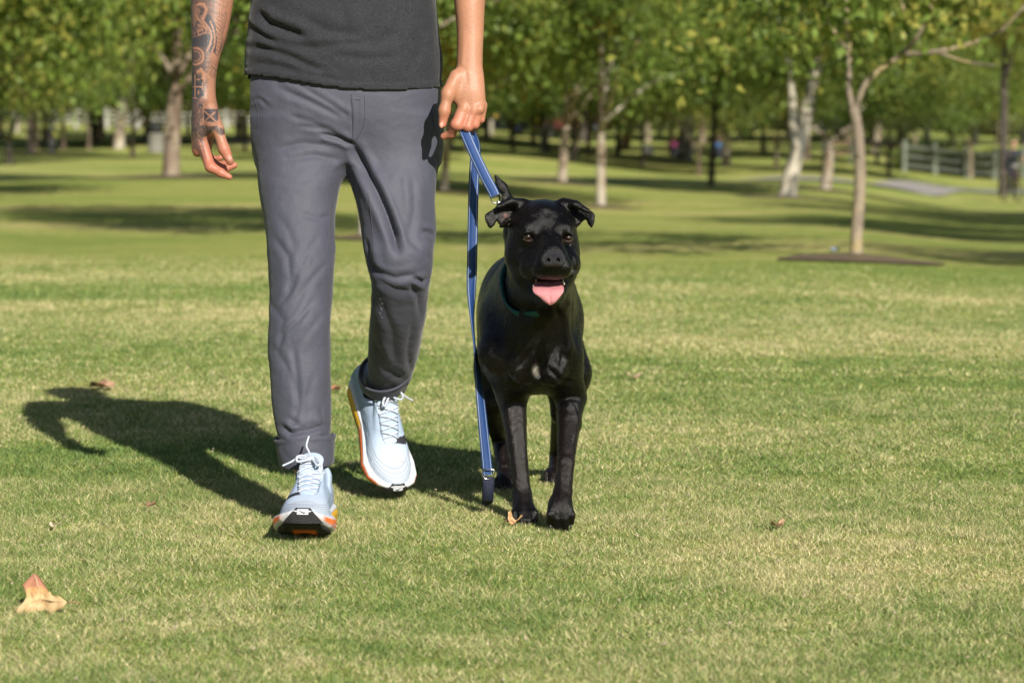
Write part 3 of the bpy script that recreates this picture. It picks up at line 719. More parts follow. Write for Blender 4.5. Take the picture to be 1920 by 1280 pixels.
# ---- turned-up cuffs: thick rings
def ring_strip(rows, th, n=64, zn=10, noise=.0015, seed=0, pw=2.2):
    """closed band through (centre, axis u, axis v) stations, with thickness, rolled edges"""
    out = []; m = len(rows)
    prof = []
    for i in range(m): prof.append((i, 0.0))
    V = []
    for i in range(m):
        c, u, v = [np.asarray(q, float) for q in rows[i]]
        for k in range(n):
            a = 2 * math.pi * k / n; ca, sa = math.cos(a), math.sin(a)
            q = (abs(ca) ** pw + abs(sa) ** pw) ** (-1 / pw)
            V.append(c + q * (u * ca + v * sa))
    V = np.array(V); Fq = []
    for i in range(m - 1):
        for k in range(n): Fq.append((i * n + k, i * n + (k + 1) % n, (i + 1) * n + (k + 1) % n, (i + 1) * n + k))
    V = V + (fbm(V * 40, seed, 2) * noise)[:, None] * np.array([1, 1, .3])
    return V, np.array(Fq)
def cuff(name, top, bot, scale_top, thick, seed, parent, drops=None):
    """band from station top to station bot ((centre,u,v) each) going round the leg and back up inside"""
    st = []
    T = [np.asarray(q, float) for q in top]; B = [np.asarray(q, float) for q in bot]
    up = (T[0] - B[0])
    def stn(t, g): return (T[0] * t + B[0] * (1 - t), (T[1] * t + B[1] * (1 - t)) * g, (T[2] * t + B[2] * (1 - t)) * g)
    for t, g in ((.97, .93), (1.0, .96), (1.015, .985), (1.0, 1.01), (.93, 1.02), (.86, 1.012), (.84, 1.004), (.82, 1.0), (.7, 1.0), (.5, .997), (.3, 1.0), (.12, 1.0), (.03, .995), (0, .98), (.01, .955), (.06, .94), (.3, .93)):
        st.append(stn(t, g))
    V, Fq = ring_strip(st, thick, noise=.0022, seed=seed)
    if drops is not None: V = drops(V)
    return link(name, mk_mesh(name, V, Fq), M_trouser, parent)
# front leg cuff
cT = (P(572, 818, 5.845), np.array([.0655, 0, .004]), np.array([0, .074, 0])); cB = (P(576, 872, 5.83), np.array([.0575, 0, .004]), np.array([0, .066, 0]))
def dropA(V):
    px, py = proj(V); sag = np.where(V[:, 1] < 5.84, 1, -1) * .010
    V[:, 2] += sag * (1 - ((px - 574) / 54.0) ** 2) * 0.9 * (np.clip((872 - py) / 50, 0, 1)) + .0015 * np.sin(px * .9) * (py < 842)
    return V
tag(cuff('cuff', cT, cB, 1, .004, 4, trousers, dropA), 'smooth turned-up cuff above the front shoe')
# rear leg cuff, tilted
ax = np.array([-.35, .55, -.75]); ax /= np.linalg.norm(ax)
cT = (P(723, 694, 6.20), np.array([.0590, .0, .014]), np.array([-.01, .058, .040])); cB = (P(713, 718, 6.232), np.array([.0500, .0, .000]), np.array([-.01, .052, .036]))
tag(cuff('cuff', cT, cB, 1, .004, 8, trousers), 'crumpled turned-up cuff of the lifted rear leg')
# fly seam, side seams, pocket stitching
mb = MB()
def on_cloth(pts, V=V, lift=.0012):
    from mathutils.kdtree import KDTree
    return None
from mathutils.bvhtree import BVHTree
def bvh_of(V, Q): return BVHTree.FromPolygons([tuple(v) for v in V], [tuple(q) for q in Q])
bt = bvh_of(V, Q)
camv = Vector((0, 0, CAM_H))
def cast(pxx, pyy, tree, lift=.001):
    d = Vector(P(pxx, pyy, 6.0)) - camv; d.normalize()
    h = tree.ray_cast(camv, d)
    if h[0] is None: return None
    return np.array(h[0] - d * lift), np.array(h[1])
def seam(pts, tree, n=24, rad=.0009, lift=.0004):
    L = []
    pts = smooth_path([(a, b, 0) for a, b in pts], n)
    for a in pts:
        h = cast(a[0], a[1], tree, lift)
        if h is not None: L.append(h[0])
    return L
for pts, r_ in (([(658, 176), (661, 205), (662, 238), (660, 270)], .0010), ([(683, 178), (684, 215), (680, 240), (668, 262)], .0006), ([(664, 187), (676, 188)], .0008),
            ([(690, 362), (697, 420), (702, 500)], .0009), ([(622, 330), (617, 420), (612, 520), (610, 620), (609, 720), (611, 800)], .0008),
            ([(476, 185), (484, 210), (482, 240)], .0009), ([(812, 190), (810, 215), (816, 245)], .0008)):
    L = seam(pts, bt)
    if len(L) > 2: mb.tube(L, r_, 5)
mb.build('seam', M_seam, trousers, True)
# pale stitched mark on the shin
mbk = MB()
for i in range(9):
    h = cast(712 + (i % 3) * 2.2 - i * .2, 560 + i * 4.4, bt, .0008)
    if h is not None:
        c = h[0]; mbk.tube([c, c + np.array([.004 - .001 * (i % 3), 0, .0012 * ((i % 2) * 2 - 1)])], .0006, 4)
mbk.build('stitch_mark', mat('pale_thread', (.3, .3, .34)), trousers)

# ---- t-shirt
def wrow(z, cx, cy, rx, ry): return (z, cx, cy, rx, ry)
F = Field((BX - .36, 5.80, .90), (BX + .36, 6.26, 1.52), 0.004)
S0 = [row(128, 460, 829, D0, .128), row(100, 460, 827, D0, .126), row(60, 466, 823, D0, .122), row(30, 468, 821, D0, .12), row(0, 474, 819, D0, .118),
      wrow(1.17, BX, D0, .203, .118), wrow(1.25, BX, D0, .212, .122), wrow(1.33, BX, D0 + .005, .214, .124), wrow(1.40, BX, D0 + .01, .195, .105), wrow(1.45, BX, D0 + .015, .15, .08), wrow(1.485, BX, D0 + .015, .09, .07)]
S0 = [row(176, 461, 829, D0, .131), row(150, 461, 828, D0, .130)] + S0
F.loft(S0, 0.01, p=2.4)
ARM_R0 = np.array([BX - .19, D0 + .01, 1.41]); ARM_R1 = np.array([-.655, 6.02, 1.15])
ARM_L0 = np.array([BX + .19, D0 + .01, 1.41]); ARM_L1 = np.array([-.085, 5.97, 1.15])
F.cap(ARM_R0, ARM_R0 * .35 + ARM_R1 * .65, .068, .066, .04); F.cap(ARM_L0, ARM_L0 * .35 + ARM_L1 * .65, .068, .066, .04)
V, Q = F.mesh(1)
# hem line: cut below curve
px, py = proj(V)
hem_x = [440, 470, 520, 560, 600, 650, 700, 760, 830]; hem_y = [141, 141, 146, 153, 160, 166, 168.5, 168, 163]
hy = np.interp(px, hem_x, hem_y); hy = np.where(V[:, 1] > D0 + .03, 148, hy)
keep = (py[Q] < hy[Q] + 1.0).all(1)
Q = Q[keep]; used = np.unique(Q); remap = np.full(len(V), -1); remap[used] = np.arange(len(used)); V = V[used]; Q = remap[Q]
px, py = proj(V)
hy = np.interp(px, hem_x, hem_y); hy = np.where(V[:, 1] > D0 + .03, 148, hy)
# snap the edge to the hem curve
near = np.clip((py - (hy - 4)) / 4, 0, 1); V[:, 2] -= (hy - py) * near * .00118 * 0.8
Nn = vnormals(V, Q); front = np.clip(-Nn[:, 1] * 1.6, 0, 1)
SC = [([(480, 20), (505, 45), (545, 60), (575, 70)], .013, 9), ([(475, 52), (500, 72), (520, 82)], .006, 6), ([(462, 88), (500, 92), (540, 105), (575, 122), (610, 134)], .008, 7),
      ([(545, 82), (590, 90), (640, 84), (700, 80)], .005, 8), ([(560, 30), (620, 60), (690, 70)], .004, 12), ([(620, 100), (680, 112), (760, 104)], .003, 10), ([(470, 118), (520, 124), (560, 136)], .004, 6),
      ([(760, 20), (740, 60), (700, 90)], .004, 12), ([(800, 40), (790, 90), (770, 130)], .004, 10), ([(640, 10), (650, 50), (640, 80)], .003, 12), ([(530, 120), (590, 142), (640, 150)], .003, 5)]
for pts, dp, wd in SC: V = crease(V, Nn, px, py, front, pts, dp, wd, .6)
V = V + Nn * (fbm(V * np.array([10, 10, 16.]), 5, 3) * .005 + fbm(V * 38, 6, 2) * .0012)[:, None]
# hem stitching line groove
V = V + Nn * (-.0016 * np.exp(-((py - (hy - 13)) / 1.6) ** 2) + .0018 * sstep(14, 10, hy - py))[:, None]
M_shirt = fabric_mat('charcoal_jersey', (.029, .0305, .037), (.023, .0245, .030), .9, 600, .35, .25, .6, .2)
sh = link('t_shirt', mk_mesh('t_shirt', V, Q), M_shirt, person)
so = sh.modifiers.new('thick', 'SOLIDIFY'); so.thickness = .003; so.offset = -1
sbt = bvh_of(V, Q)

# ---- body: torso, legs, neck and head in one surface, arms joined into it inside the sleeves
F = Field((BX - .34, 5.70, 0.08), (BX + .34, 6.42, 1.82), 0.0075)
F.loft([wrow(.86, BX, D0, .165, .095), wrow(1.0, BX, D0, .165, .095), wrow(1.15, BX, D0, .16, .09), wrow(1.3, BX, D0, .175, .1), wrow(1.40, BX, D0 + .01, .17, .085), wrow(1.47, BX, D0 + .015, .07, .06)], .03)
F.cap(ARM_R0, ARM_R0 * .4 + ARM_R1 * .6, .055, .046, .03); F.cap(ARM_L0, ARM_L0 * .4 + ARM_L1 * .6, .055, .046, .03)
kA = P(565, 540, 5.92); aA = P(575, 868, 5.87); kB = P(750, 520, 5.97); aB = P(712, 752, 6.29)
F.cap((BX - .095, D0, .88), kA, .078, .05, .03); F.cap(kA, aA, .05, .028, .02); F.cap((BX + .095, D0, .88), kB, .078, .05, .03); F.cap(kB, aB, .05, .034, .02)
F.cap(aA, P(579, 930, 5.80), .026, .024, .02); F.cap(aB, P(716, 800, 6.245), .036, .032, .02)
hd = np.array([BX, 5.985, 1.675])
F.cap((BX, D0 + .02, 1.44), (BX, 6.02, 1.57), .056, .054, .03); F.ell(hd, (.076, .095, .105), .03); F.ell(hd + [0, -.02, -.075], (.054, .07, .05), .03)
F.cap(hd + [0, -.090, .01], hd + [0, -.115, -.025], .009, .014, .012); F.ell(hd + [.029, -.088, .012], (.018, .012, .012), .006, mode='-'); F.ell(hd + [-.029, -.088, .012], (.018, .012, .012), .006, mode='-')
F.ell(hd + [.078, .005, -.01], (.010, .02, .032), .008); F.ell(hd + [-.078, .005, -.01], (.010, .02, .032), .008)
F.cap(hd + [-.022, -.092, -.062], hd + [.022, -.092, -.062], .007, .007, .006)
Vb, Qb = F.mesh(1)
parts = [(Vb, Qb, np.zeros(len(Vb)))]

# arms at fine resolution
def arm_r():
    F = Field((-.74, 5.80, .70), (-.58, 6.10, 1.32), 0.0022)
    F.cap(ARM_R0 * .55 + ARM_R1 * .45, ARM_R1, .047, .044, .02)
    F.loft([row(-60, 357, 444, 6.0, .046), row(0, 358, 438, 5.975, .044), row(60, 359, 427, 5.955, .038), row(125, 360, 408, 5.935, .031), row(165, 360, 404, 5.93, .029), row(185, 360, 405, 5.925, .031), row(205, 360, 409, 5.92, .036),
            row(225, 359, 408, 5.92, .040), row(245, 359, 404, 5.92, .042), row(262, 359, 400, 5.925, .043), row(278, 361, 397, 5.925, .042), row(290, 366, 395, 5.925, .038)], 0.006, p=2.15)
    def p(a, b, d): return P(a, b, d)
    F.chain([p(381, 276, 5.893), p(394, 312, 5.878), p(414, 324, 5.872), p(430, 332, 5.87)], [.0135, .0112, .0095, .0066], .004)
    F.chain([p(380, 275, 5.915), p(397, 306, 5.91), p(420, 318, 5.905), p(440, 310, 5.905)], [.0125, .0105, .009, .0068], .003)
    F.chain([p(379, 272, 5.938), p(392, 301, 5.938), p(410, 311, 5.935), p(424, 306, 5.93)], [.0125, .0105, .009, .007], .003)
    F.chain([p(376, 268, 5.958), p(387, 290, 5.962), p(402, 300, 5.96), p(413, 296, 5.955)], [.0115, .009, .008, .0065], .003)
    F.chain([p(393, 205, 5.895), p(408, 243, 5.868), p(420, 280, 5.858), p(431, 303, 5.856)], [.017, .0125, .0112, .0082], .008)
    F.ell(p(425, 289, 5.856), (.0095, .0085, .011), .004)       # thumb pad
    F.ell(p(398, 238, 5.885), (.016, .018, .020), .012)         # web
    F.ell(p(371, 283, 5.905), (.011, .012, .012), .010)         # knuckle
    F.ell(p(395, 314, 5.874), (.0115, .0115, .0115), .004)
    F.ell(p(431, 298, 5.8475), (.0055, .002, .0070), .0012)      # thumb nail
    return F.mesh(1)
def arm_l():
    F = Field((-.16, 5.76, .78), (.0, 6.06, 1.32), 0.0022)
    F.cap(ARM_L0 * .55 + ARM_L1 * .45, ARM_L1, .047, .044, .02)
    F.loft([row(-60, 846, 918, 5.96, .042), row(0, 851, 910, 5.94, .040), row(60, 856.5, 907, 5.925, .033), row(110, 856.5, 905, 5.91, .027), row(125, 856, 905, 5.905, .025), row(140, 852, 907, 5.90, .023), row(155, 849, 908.5, 5.895, .022), row(170, 847, 909.5, 5.89, .021),
            row(188, 851, 910.5, 5.888, .020), row(205, 858, 910.5, 5.888, .0185), row(218, 864, 908, 5.89, .016)], 0.005, p=2.3)
    p = P
    F.chain([p(869, 203, 5.878), p(855, 234, 5.866), p(846, 251, 5.886), p(832, 256, 5.892)], [.0128, .0115, .0098, .0078], .004)
    F.chain([p(873, 208, 5.878), p(860, 236, 5.866)], [.0115, .011], .004)
    F.chain([p(887, 206, 5.880), p(877, 238, 5.870), p(872, 247, 5.893), p(864, 240, 5.915)], [.0125, .0112, .0095, .008], .0025)
    F.chain([p(898, 203, 5.884), p(890, 234, 5.878), p(885, 241, 5.900), p(876, 236, 5.918)], [.0118, .0102, .009, .008], .0025)
    F.chain([p(905, 197, 5.892), p(901, 224, 5.888), p(896, 231, 5.906), p(888, 228, 5.92)], [.0105, .0092, .008, .007], .0025)
    F.chain([p(856, 145, 5.888), p(840, 175, 5.868), p(833, 208, 5.860), p(829.5, 233, 5.862)], [.0165, .0128, .0112, .0088], .010)
    F.ell(p(850, 172, 5.885), (.016, .014, .022), .012)
    F.ell(p(840, 180, 5.866), (.0132, .0130, .0142), .006)
    for (a, b) in ((871, 204), (889, 208), (900, 205)): F.ell(p(a, b, 5.872), (.0082, .007, .009), .007)
    F.cap(p(880, 140, 5.880), p(888, 200, 5.8735), .0026, .0030, .006); F.cap(p(893, 150, 5.882), p(899, 198, 5.878), .0024, .0026, .006); F.cap(p(868, 140, 5.881), p(872, 198, 5.8735), .0022, .0028, .006)
    F.cap(p(872, 60, 5.899), p(868, 120, 5.886), .0025, .0018, .006)
    F.ell(p(827.5, 235, 5.853), (.0055, .003, .007), .0012)
    return F.mesh(1)
Vr, Qr = arm_r(); Vl, Ql = arm_l()
for VV in (Vr, Vl):
    pass
# tattoo drawn as ink on the skin of one forearm and hand
xr, yr = proj(Vr)
ink = np.zeros(len(Vr)); red = np.zeros(len(Vr))
A1 = lambda pts: [(345 + a / 7.11, b / 7.11) for a, b in pts]
A2 = lambda pts: [(345 + a / 6.733, 160 + b / 6.733) for a, b in pts]
def inside(px, py, poly):
    c = np.zeros(len(px), bool); m = len(poly)
    for i in range(m):
        (ax_, ay), (bx, by) = poly[i], poly[(i + 1) % m]
        k = (ay > py) != (by > py); c ^= k & (px < (bx - ax_) * (py - ay) / ((by - ay) or 1e-9) + ax_)
    return c
def stroke(pts, w, val, soft=.45):
    global ink
    d, _, _ = seg_dist(xr, yr, pts); a = np.clip((w - d) / soft + .5, 0, 1); ink = ink * (1 - a) + val * a
def fillp(poly, val, soft=.8):
    global ink
    ins = inside(xr, yr, poly); d, _, _ = seg_dist(xr, yr, list(poly) + [poly[0]]); sd = np.where(ins, d, -d)
    a = np.clip(sd / soft + .5, 0, 1); ink = ink * (1 - a) + val * a
Q3 = np.stack([xr * .22, yr * .16, Vr[:, 1] * 0 + 3], 1)
ink = np.clip(.60 + .34 * fbm(Q3, 50, 3), 0, 1) * sstep(418, 388, xr + (yr - 60) * .12)
ink = np.where(xr < 364, np.maximum(ink, .5), ink)
ink = np.clip(ink + .45 * (np.abs(fbm(np.stack([xr * .34, yr * .22 + xr * .12, xr * 0], 1), 77, 2)) < .07) - .25 * (np.abs(fbm(np.stack([xr * .30 + yr * .1, yr * .26, xr * 0], 1), 79, 2)) < .06), 0, 1) * sstep(412, 392, xr + (yr - 60) * .1)
ink *= sstep(285, 245, yr)
fillp(A1([(110, 0), (330, 0), (340, 40), (280, 60), (200, 20), (110, 60)]), .62)
fillp(A1([(110, 60), (180, 60), (180, 180), (200, 260), (110, 330)]), .4)
fillp(A1([(300, 190), (350, 200), (420, 330), (440, 560), (420, 720), (380, 700), (300, 700), (240, 640), (110, 620), (110, 520), (290, 450), (330, 470), (350, 420), (280, 290)]), .82)
fillp(A1([(110, 600), (290, 640), (290, 900), (260, 960), (110, 960)]), .72)
for k in range(16):                       # feather barbs down the inner side
    t = k / 15; a = (330 + 300 * t, -20)
    stroke(A1([(360 + 260 * t, -30), (345 + 230 * t, 110), (380 + 190 * t, 270 - 90 * t)]), .35, .5, .5)
for k in range(30):
    y = 215 + k * 18; x0 = 425 + 10 * math.sin(k * .3) - max(0, y - 600) * .25
    stroke(A1([(x0, y + 22), (x0 + 55, y + 6), (x0 + 150 - k * 2.4, y - 52)]), .45, .62, .55)
stroke(A1([(250, 280), (310, 340), (352, 410), (368, 500), (352, 590), (305, 680)]), 1.6, .08)
stroke(A1([(352, 290), (385, 370), (408, 460), (414, 540), (402, 620), (375, 690)]), 1.4, .08)
d = np.hypot(xr - (345 + 152 / 7.11), yr - 752 / 7.11)
a = np.clip((1.9 - abs(d - 15.2)) / .6 + .5, 0, 1) * (xr > 361); ink = ink * (1 - a) + .06 * a
a = np.clip((1.2 - abs(d - 9.5)) / .6 + .5, 0, 1) * (xr > 363); ink = ink * (1 - a) + .3 * a
stroke(A1([(185, 60), (260, 60), (300, 120), (280, 190), (250, 260)]), 2.6, .10); stroke(A1([(150, 180), (190, 260), (250, 330), (310, 400)]), 1.3, .12)
stroke(A1([(185, 340), (300, 360), (290, 440), (200, 470), (185, 420), (240, 400)]), 1.1, .12); stroke(A1([(230, 370), (250, 420)]), .8, .1)
stroke(A1([(185, 960), (225, 930), (262, 980), (262, 1040), (235, 1055)]), 3.0, .10)
fillp(A1([(110, 975), (160, 975), (170, 1010), (220, 1040), (262, 1075), (262, 1290), (110, 1290)]), .86); fillp(A2([(100, 0), (245, 0), (215, 120), (150, 175), (100, 170)]), .86)
stroke(A1([(146, 1000), (146, 1280)]), 1.1, .06); stroke(A2([(140, 0), (140, 150), (112, 165), (165, 165)]), .9, .08); stroke(A1([(112, 1160), (250, 1160)]), 1.5, .06); stroke(A1([(246, 1105), (246, 1200)]), .9, .08)
for cx_, cy_ in ((190, 1062), (190, 1235)):
    stroke(A1([(cx_ - 22, cy_), (cx_ + 22, cy_)]), .7, .08); stroke(A1([(cx_, cy_ - 26), (cx_, cy_ + 26)]), .7, .08)
stroke(A1([(270, 1090), (300, 980), (330, 1030), (356, 1110), (335, 1180), (295, 1240), (285, 1290)]), 1.6, .10)
for k in range(6): stroke(A1([(335 + k * 4, 1010 - k * 34), (415 + k * 4, 1045 - k * 34)]), .45, .7); 
for k in range(5): stroke(A1([(330 + k * 26, 880 + k * 8), (370 + k * 20, 1035)]), .4, .6)
stroke(A1([(275, 720), (300, 820), (370, 890), (440, 950)]), .5, .75); stroke(A1([(300, 700), (340, 800), (430, 860)]), .45, .55)
for k in range(7): stroke(A1([(310 + 22 * k, 730 + 12 * k), (340 + 16 * k, 850)]), .4, .4)
fillp(A2([(240, 280), (450, 290), (452, 470), (400, 500), (360, 470), (240, 470)]), .12); fillp(A2([(252, 296), (428, 306), (432, 440), (390, 470), (252, 450)]), .80)
stroke(A2([(262, 330), (330, 390), (400, 455)]), 1.3, .12); stroke(A2([(398, 338), (320, 400), (210, 505)]), 1.3, .12)
stroke(A2([(120, 352), (225, 358)]), .5, .75); stroke(A2([(120, 372), (225, 376)]), .5, .7); stroke(A2([(128, 200), (130, 600)]), .7, .6)
fillp(A2([(150, 520), (240, 500), (330, 520), (400, 510), (470, 540), (535, 570), (520, 610), (470, 640), (420, 600), (380, 560), (340, 600), (300, 640), (230, 660), (170, 700), (140, 640)]), .74, 2)
for k in range(16):
    x0 = 165 + k * 22; stroke(A2([(x0, 520 + 40 * math.sin(k)), (x0 + 25, 560), (x0 + 10 * math.sin(k * 3), 610)]), .4, .25 + .5 * (k % 2))
for k in range(12):
    y0 = 610 + k * 28; stroke(A2([(130 + k * 9, y0), (185 + k * 8, y0 + 55), (225 + k * 6, y0 + 80)]), .75, .72, .6); stroke(A2([(165 + k * 9, y0), (220 + k * 6, y0 + 60)]), .4, .1, .5)
fillp(A2([(140, 650), (230, 650), (250, 740), (275, 950), (250, 940), (190, 850), (110, 790)]), .60, 4)
for k in range(8): stroke(A2([(175 + k * 10, 680 + k * 30), (225 + k * 7, 750 + k * 28)]), .55, .05, .5)
stroke(A2([(530, 640), (552, 690), (540, 725), (508, 745)]), .8, .7)
ink *= (yr < 305); ink = np.clip(ink, 0, 1) * sstep(306, 292, yr + (xr - 380) * .6 * (xr > 392))
ink = np.where((xr > 396) & (yr > 258), 0, ink)
# redder fingertips and knuckles
redr = sstep(245, 300, yr) * .9
xl_, yl_ = proj(Vl)
redl = sstep(190, 235, yl_) * .75
skin = np.array([.40, .195, .118]); skin2 = np.array([.35, .175, .112])
def skin_cols(V, ink, red, base):
    n1 = fbm(V * 28, 71, 3)[:, None]; c = base * (1 + .10 * n1)
    c = c * (1 - red[:, None] * .75) + np.array([.46, .15, .10]) * red[:, None] * .75
    k = np.clip(ink, 0, 1)[:, None]
    return c * (1 - k) + np.array([.030, .036, .046]) * k + 0
cr_ = skin_cols(Vr, np.clip(ink * 1.15, 0, .97), redr, skin2 * .95); cl_ = skin_cols(Vl, np.zeros(len(Vl)), redl, skin)
cb_ = skin_cols(Vb, np.zeros(len(Vb)), np.zeros(len(Vb)), skin)
# nails paler
nr = np.exp(-(np.hypot(xr - 431, yr - 297) / 5) ** 2 * 1.0) * (yr > 285) * (Vr[:, 1] < 5.86)
cr_ = cr_ * (1 - .5 * nr[:, None]) + np.array([.75, .45, .40]) * .5 * nr[:, None]
nl = np.exp(-(np.hypot(xl_ - 827.5, yl_ - 235) / 4) ** 2) * (Vl[:, 1] < 5.87)
cl_ = cl_ * (1 - .5 * nl[:, None]) + np.array([.78, .52, .45]) * .5 * nl[:, None]
def bridge(Qa, Va, oa, Qb_, Vb_, ob, c):
    # one strip of cloth-hidden faces inside the sleeve makes the arm one surface with the body
    i = Qa[np.linalg.norm(Va[Qa[:, 0]] - c, axis=1).argmin()]; j = Qb_[np.linalg.norm(Vb_[Qb_[:, 0]] - c, axis=1).argmin()]
    return np.array([[i[0] + oa, i[1] + oa, j[1] + ob, j[0] + ob]])
Vall = np.concatenate([Vb, Vr, Vl]); o1, o2 = len(Vb), len(Vb) + len(Vr)
Qall = np.concatenate([Qb, Qr + o1, Ql + o2, bridge(Qb, Vb, 0, Qr, Vr, o1, ARM_R0 * .5 + ARM_R1 * .5), bridge(Qb, Vb, 0, Ql, Vl, o2, ARM_L0 * .5 + ARM_L1 * .5)]); Call = np.concatenate([cb_, cr_, cl_])
def skin_mat():
    m, n, l, b = new_mat('skin')
    a = N(n, 'ShaderNodeVertexColor', layer_name='tone'); tc = N(n, 'ShaderNodeTexCoord')
    nz = N(n, 'ShaderNodeTexNoise', i_Scale=420.0, i_Detail=3.0); l.new(tc.outputs['Object'], nz.inputs['Vector'])
    r = ramp(n, [(.3, (.88, .86, .85)), (.7, (1.08, 1.08, 1.08))]); l.new(nz.outputs[0], r.inputs[0])
    mx = N(n, 'ShaderNodeMix', data_type='RGBA', blend_type='MULTIPLY'); mx.inputs[0].default_value = 1
    l.new(a.outputs[0], mx.inputs[6]); l.new(r.outputs[0], mx.inputs[7]); l.new(mx.outputs[2], b.inputs['Base Color'])
    b.inputs['Roughness'].default_value = .48; b.inputs['Specular IOR Level'].default_value = .4
    b.inputs['Subsurface Weight'].default_value = .18; b.inputs['Subsurface Radius'].default_value = (.01, .004, .002); b.inputs['Subsurface Scale'].default_value = .6
    n2 = N(n, 'ShaderNodeTexNoise', i_Scale=260.0, i_Detail=4.0); l.new(tc.outputs['Object'], n2.inputs['Vector'])
    bp = N(n, 'ShaderNodeBump', i_Strength=.30, i_Distance=.002); l.new(n2.outputs[0], bp.inputs['Height']); l.new(bp.outputs[0], b.inputs['Normal'])
    return m
body = link('body', mk_mesh('body', Vall, Qall, {'tone': Call}), skin_mat(), person)
# eyes and hair (above the frame, seen in the shadow)
M_ew = mat('eye_white', (.7, .7, .68), rough=.2)
for sx_ in (-1, 1):
    mb = MB(); mb.tube([hd + [sx_ * .029, -.082, .012], hd + [sx_ * .029, -.079, .012]], [.002, .011], 10); mb.build('eye', M_ew, person, True)
F = Field(hd - .16, hd + .17, .006); F.ell(hd + [0, .012, .022], (.086, .103, .100), .01); F.ell(hd + [0, -.06, -.045], (.09, .09, .075), .015, mode='-')
Vh, Qh = F.mesh(1); Vh = Vh + vnormals(Vh, Qh) * (fbm(Vh * 60, 5, 3) * .006)[:, None]
link('hair', mk_mesh('hair', Vh, Qh), mat('brown_hair', (.06, .035, .02), rough=.6, bump=.6, bscale=150), person)
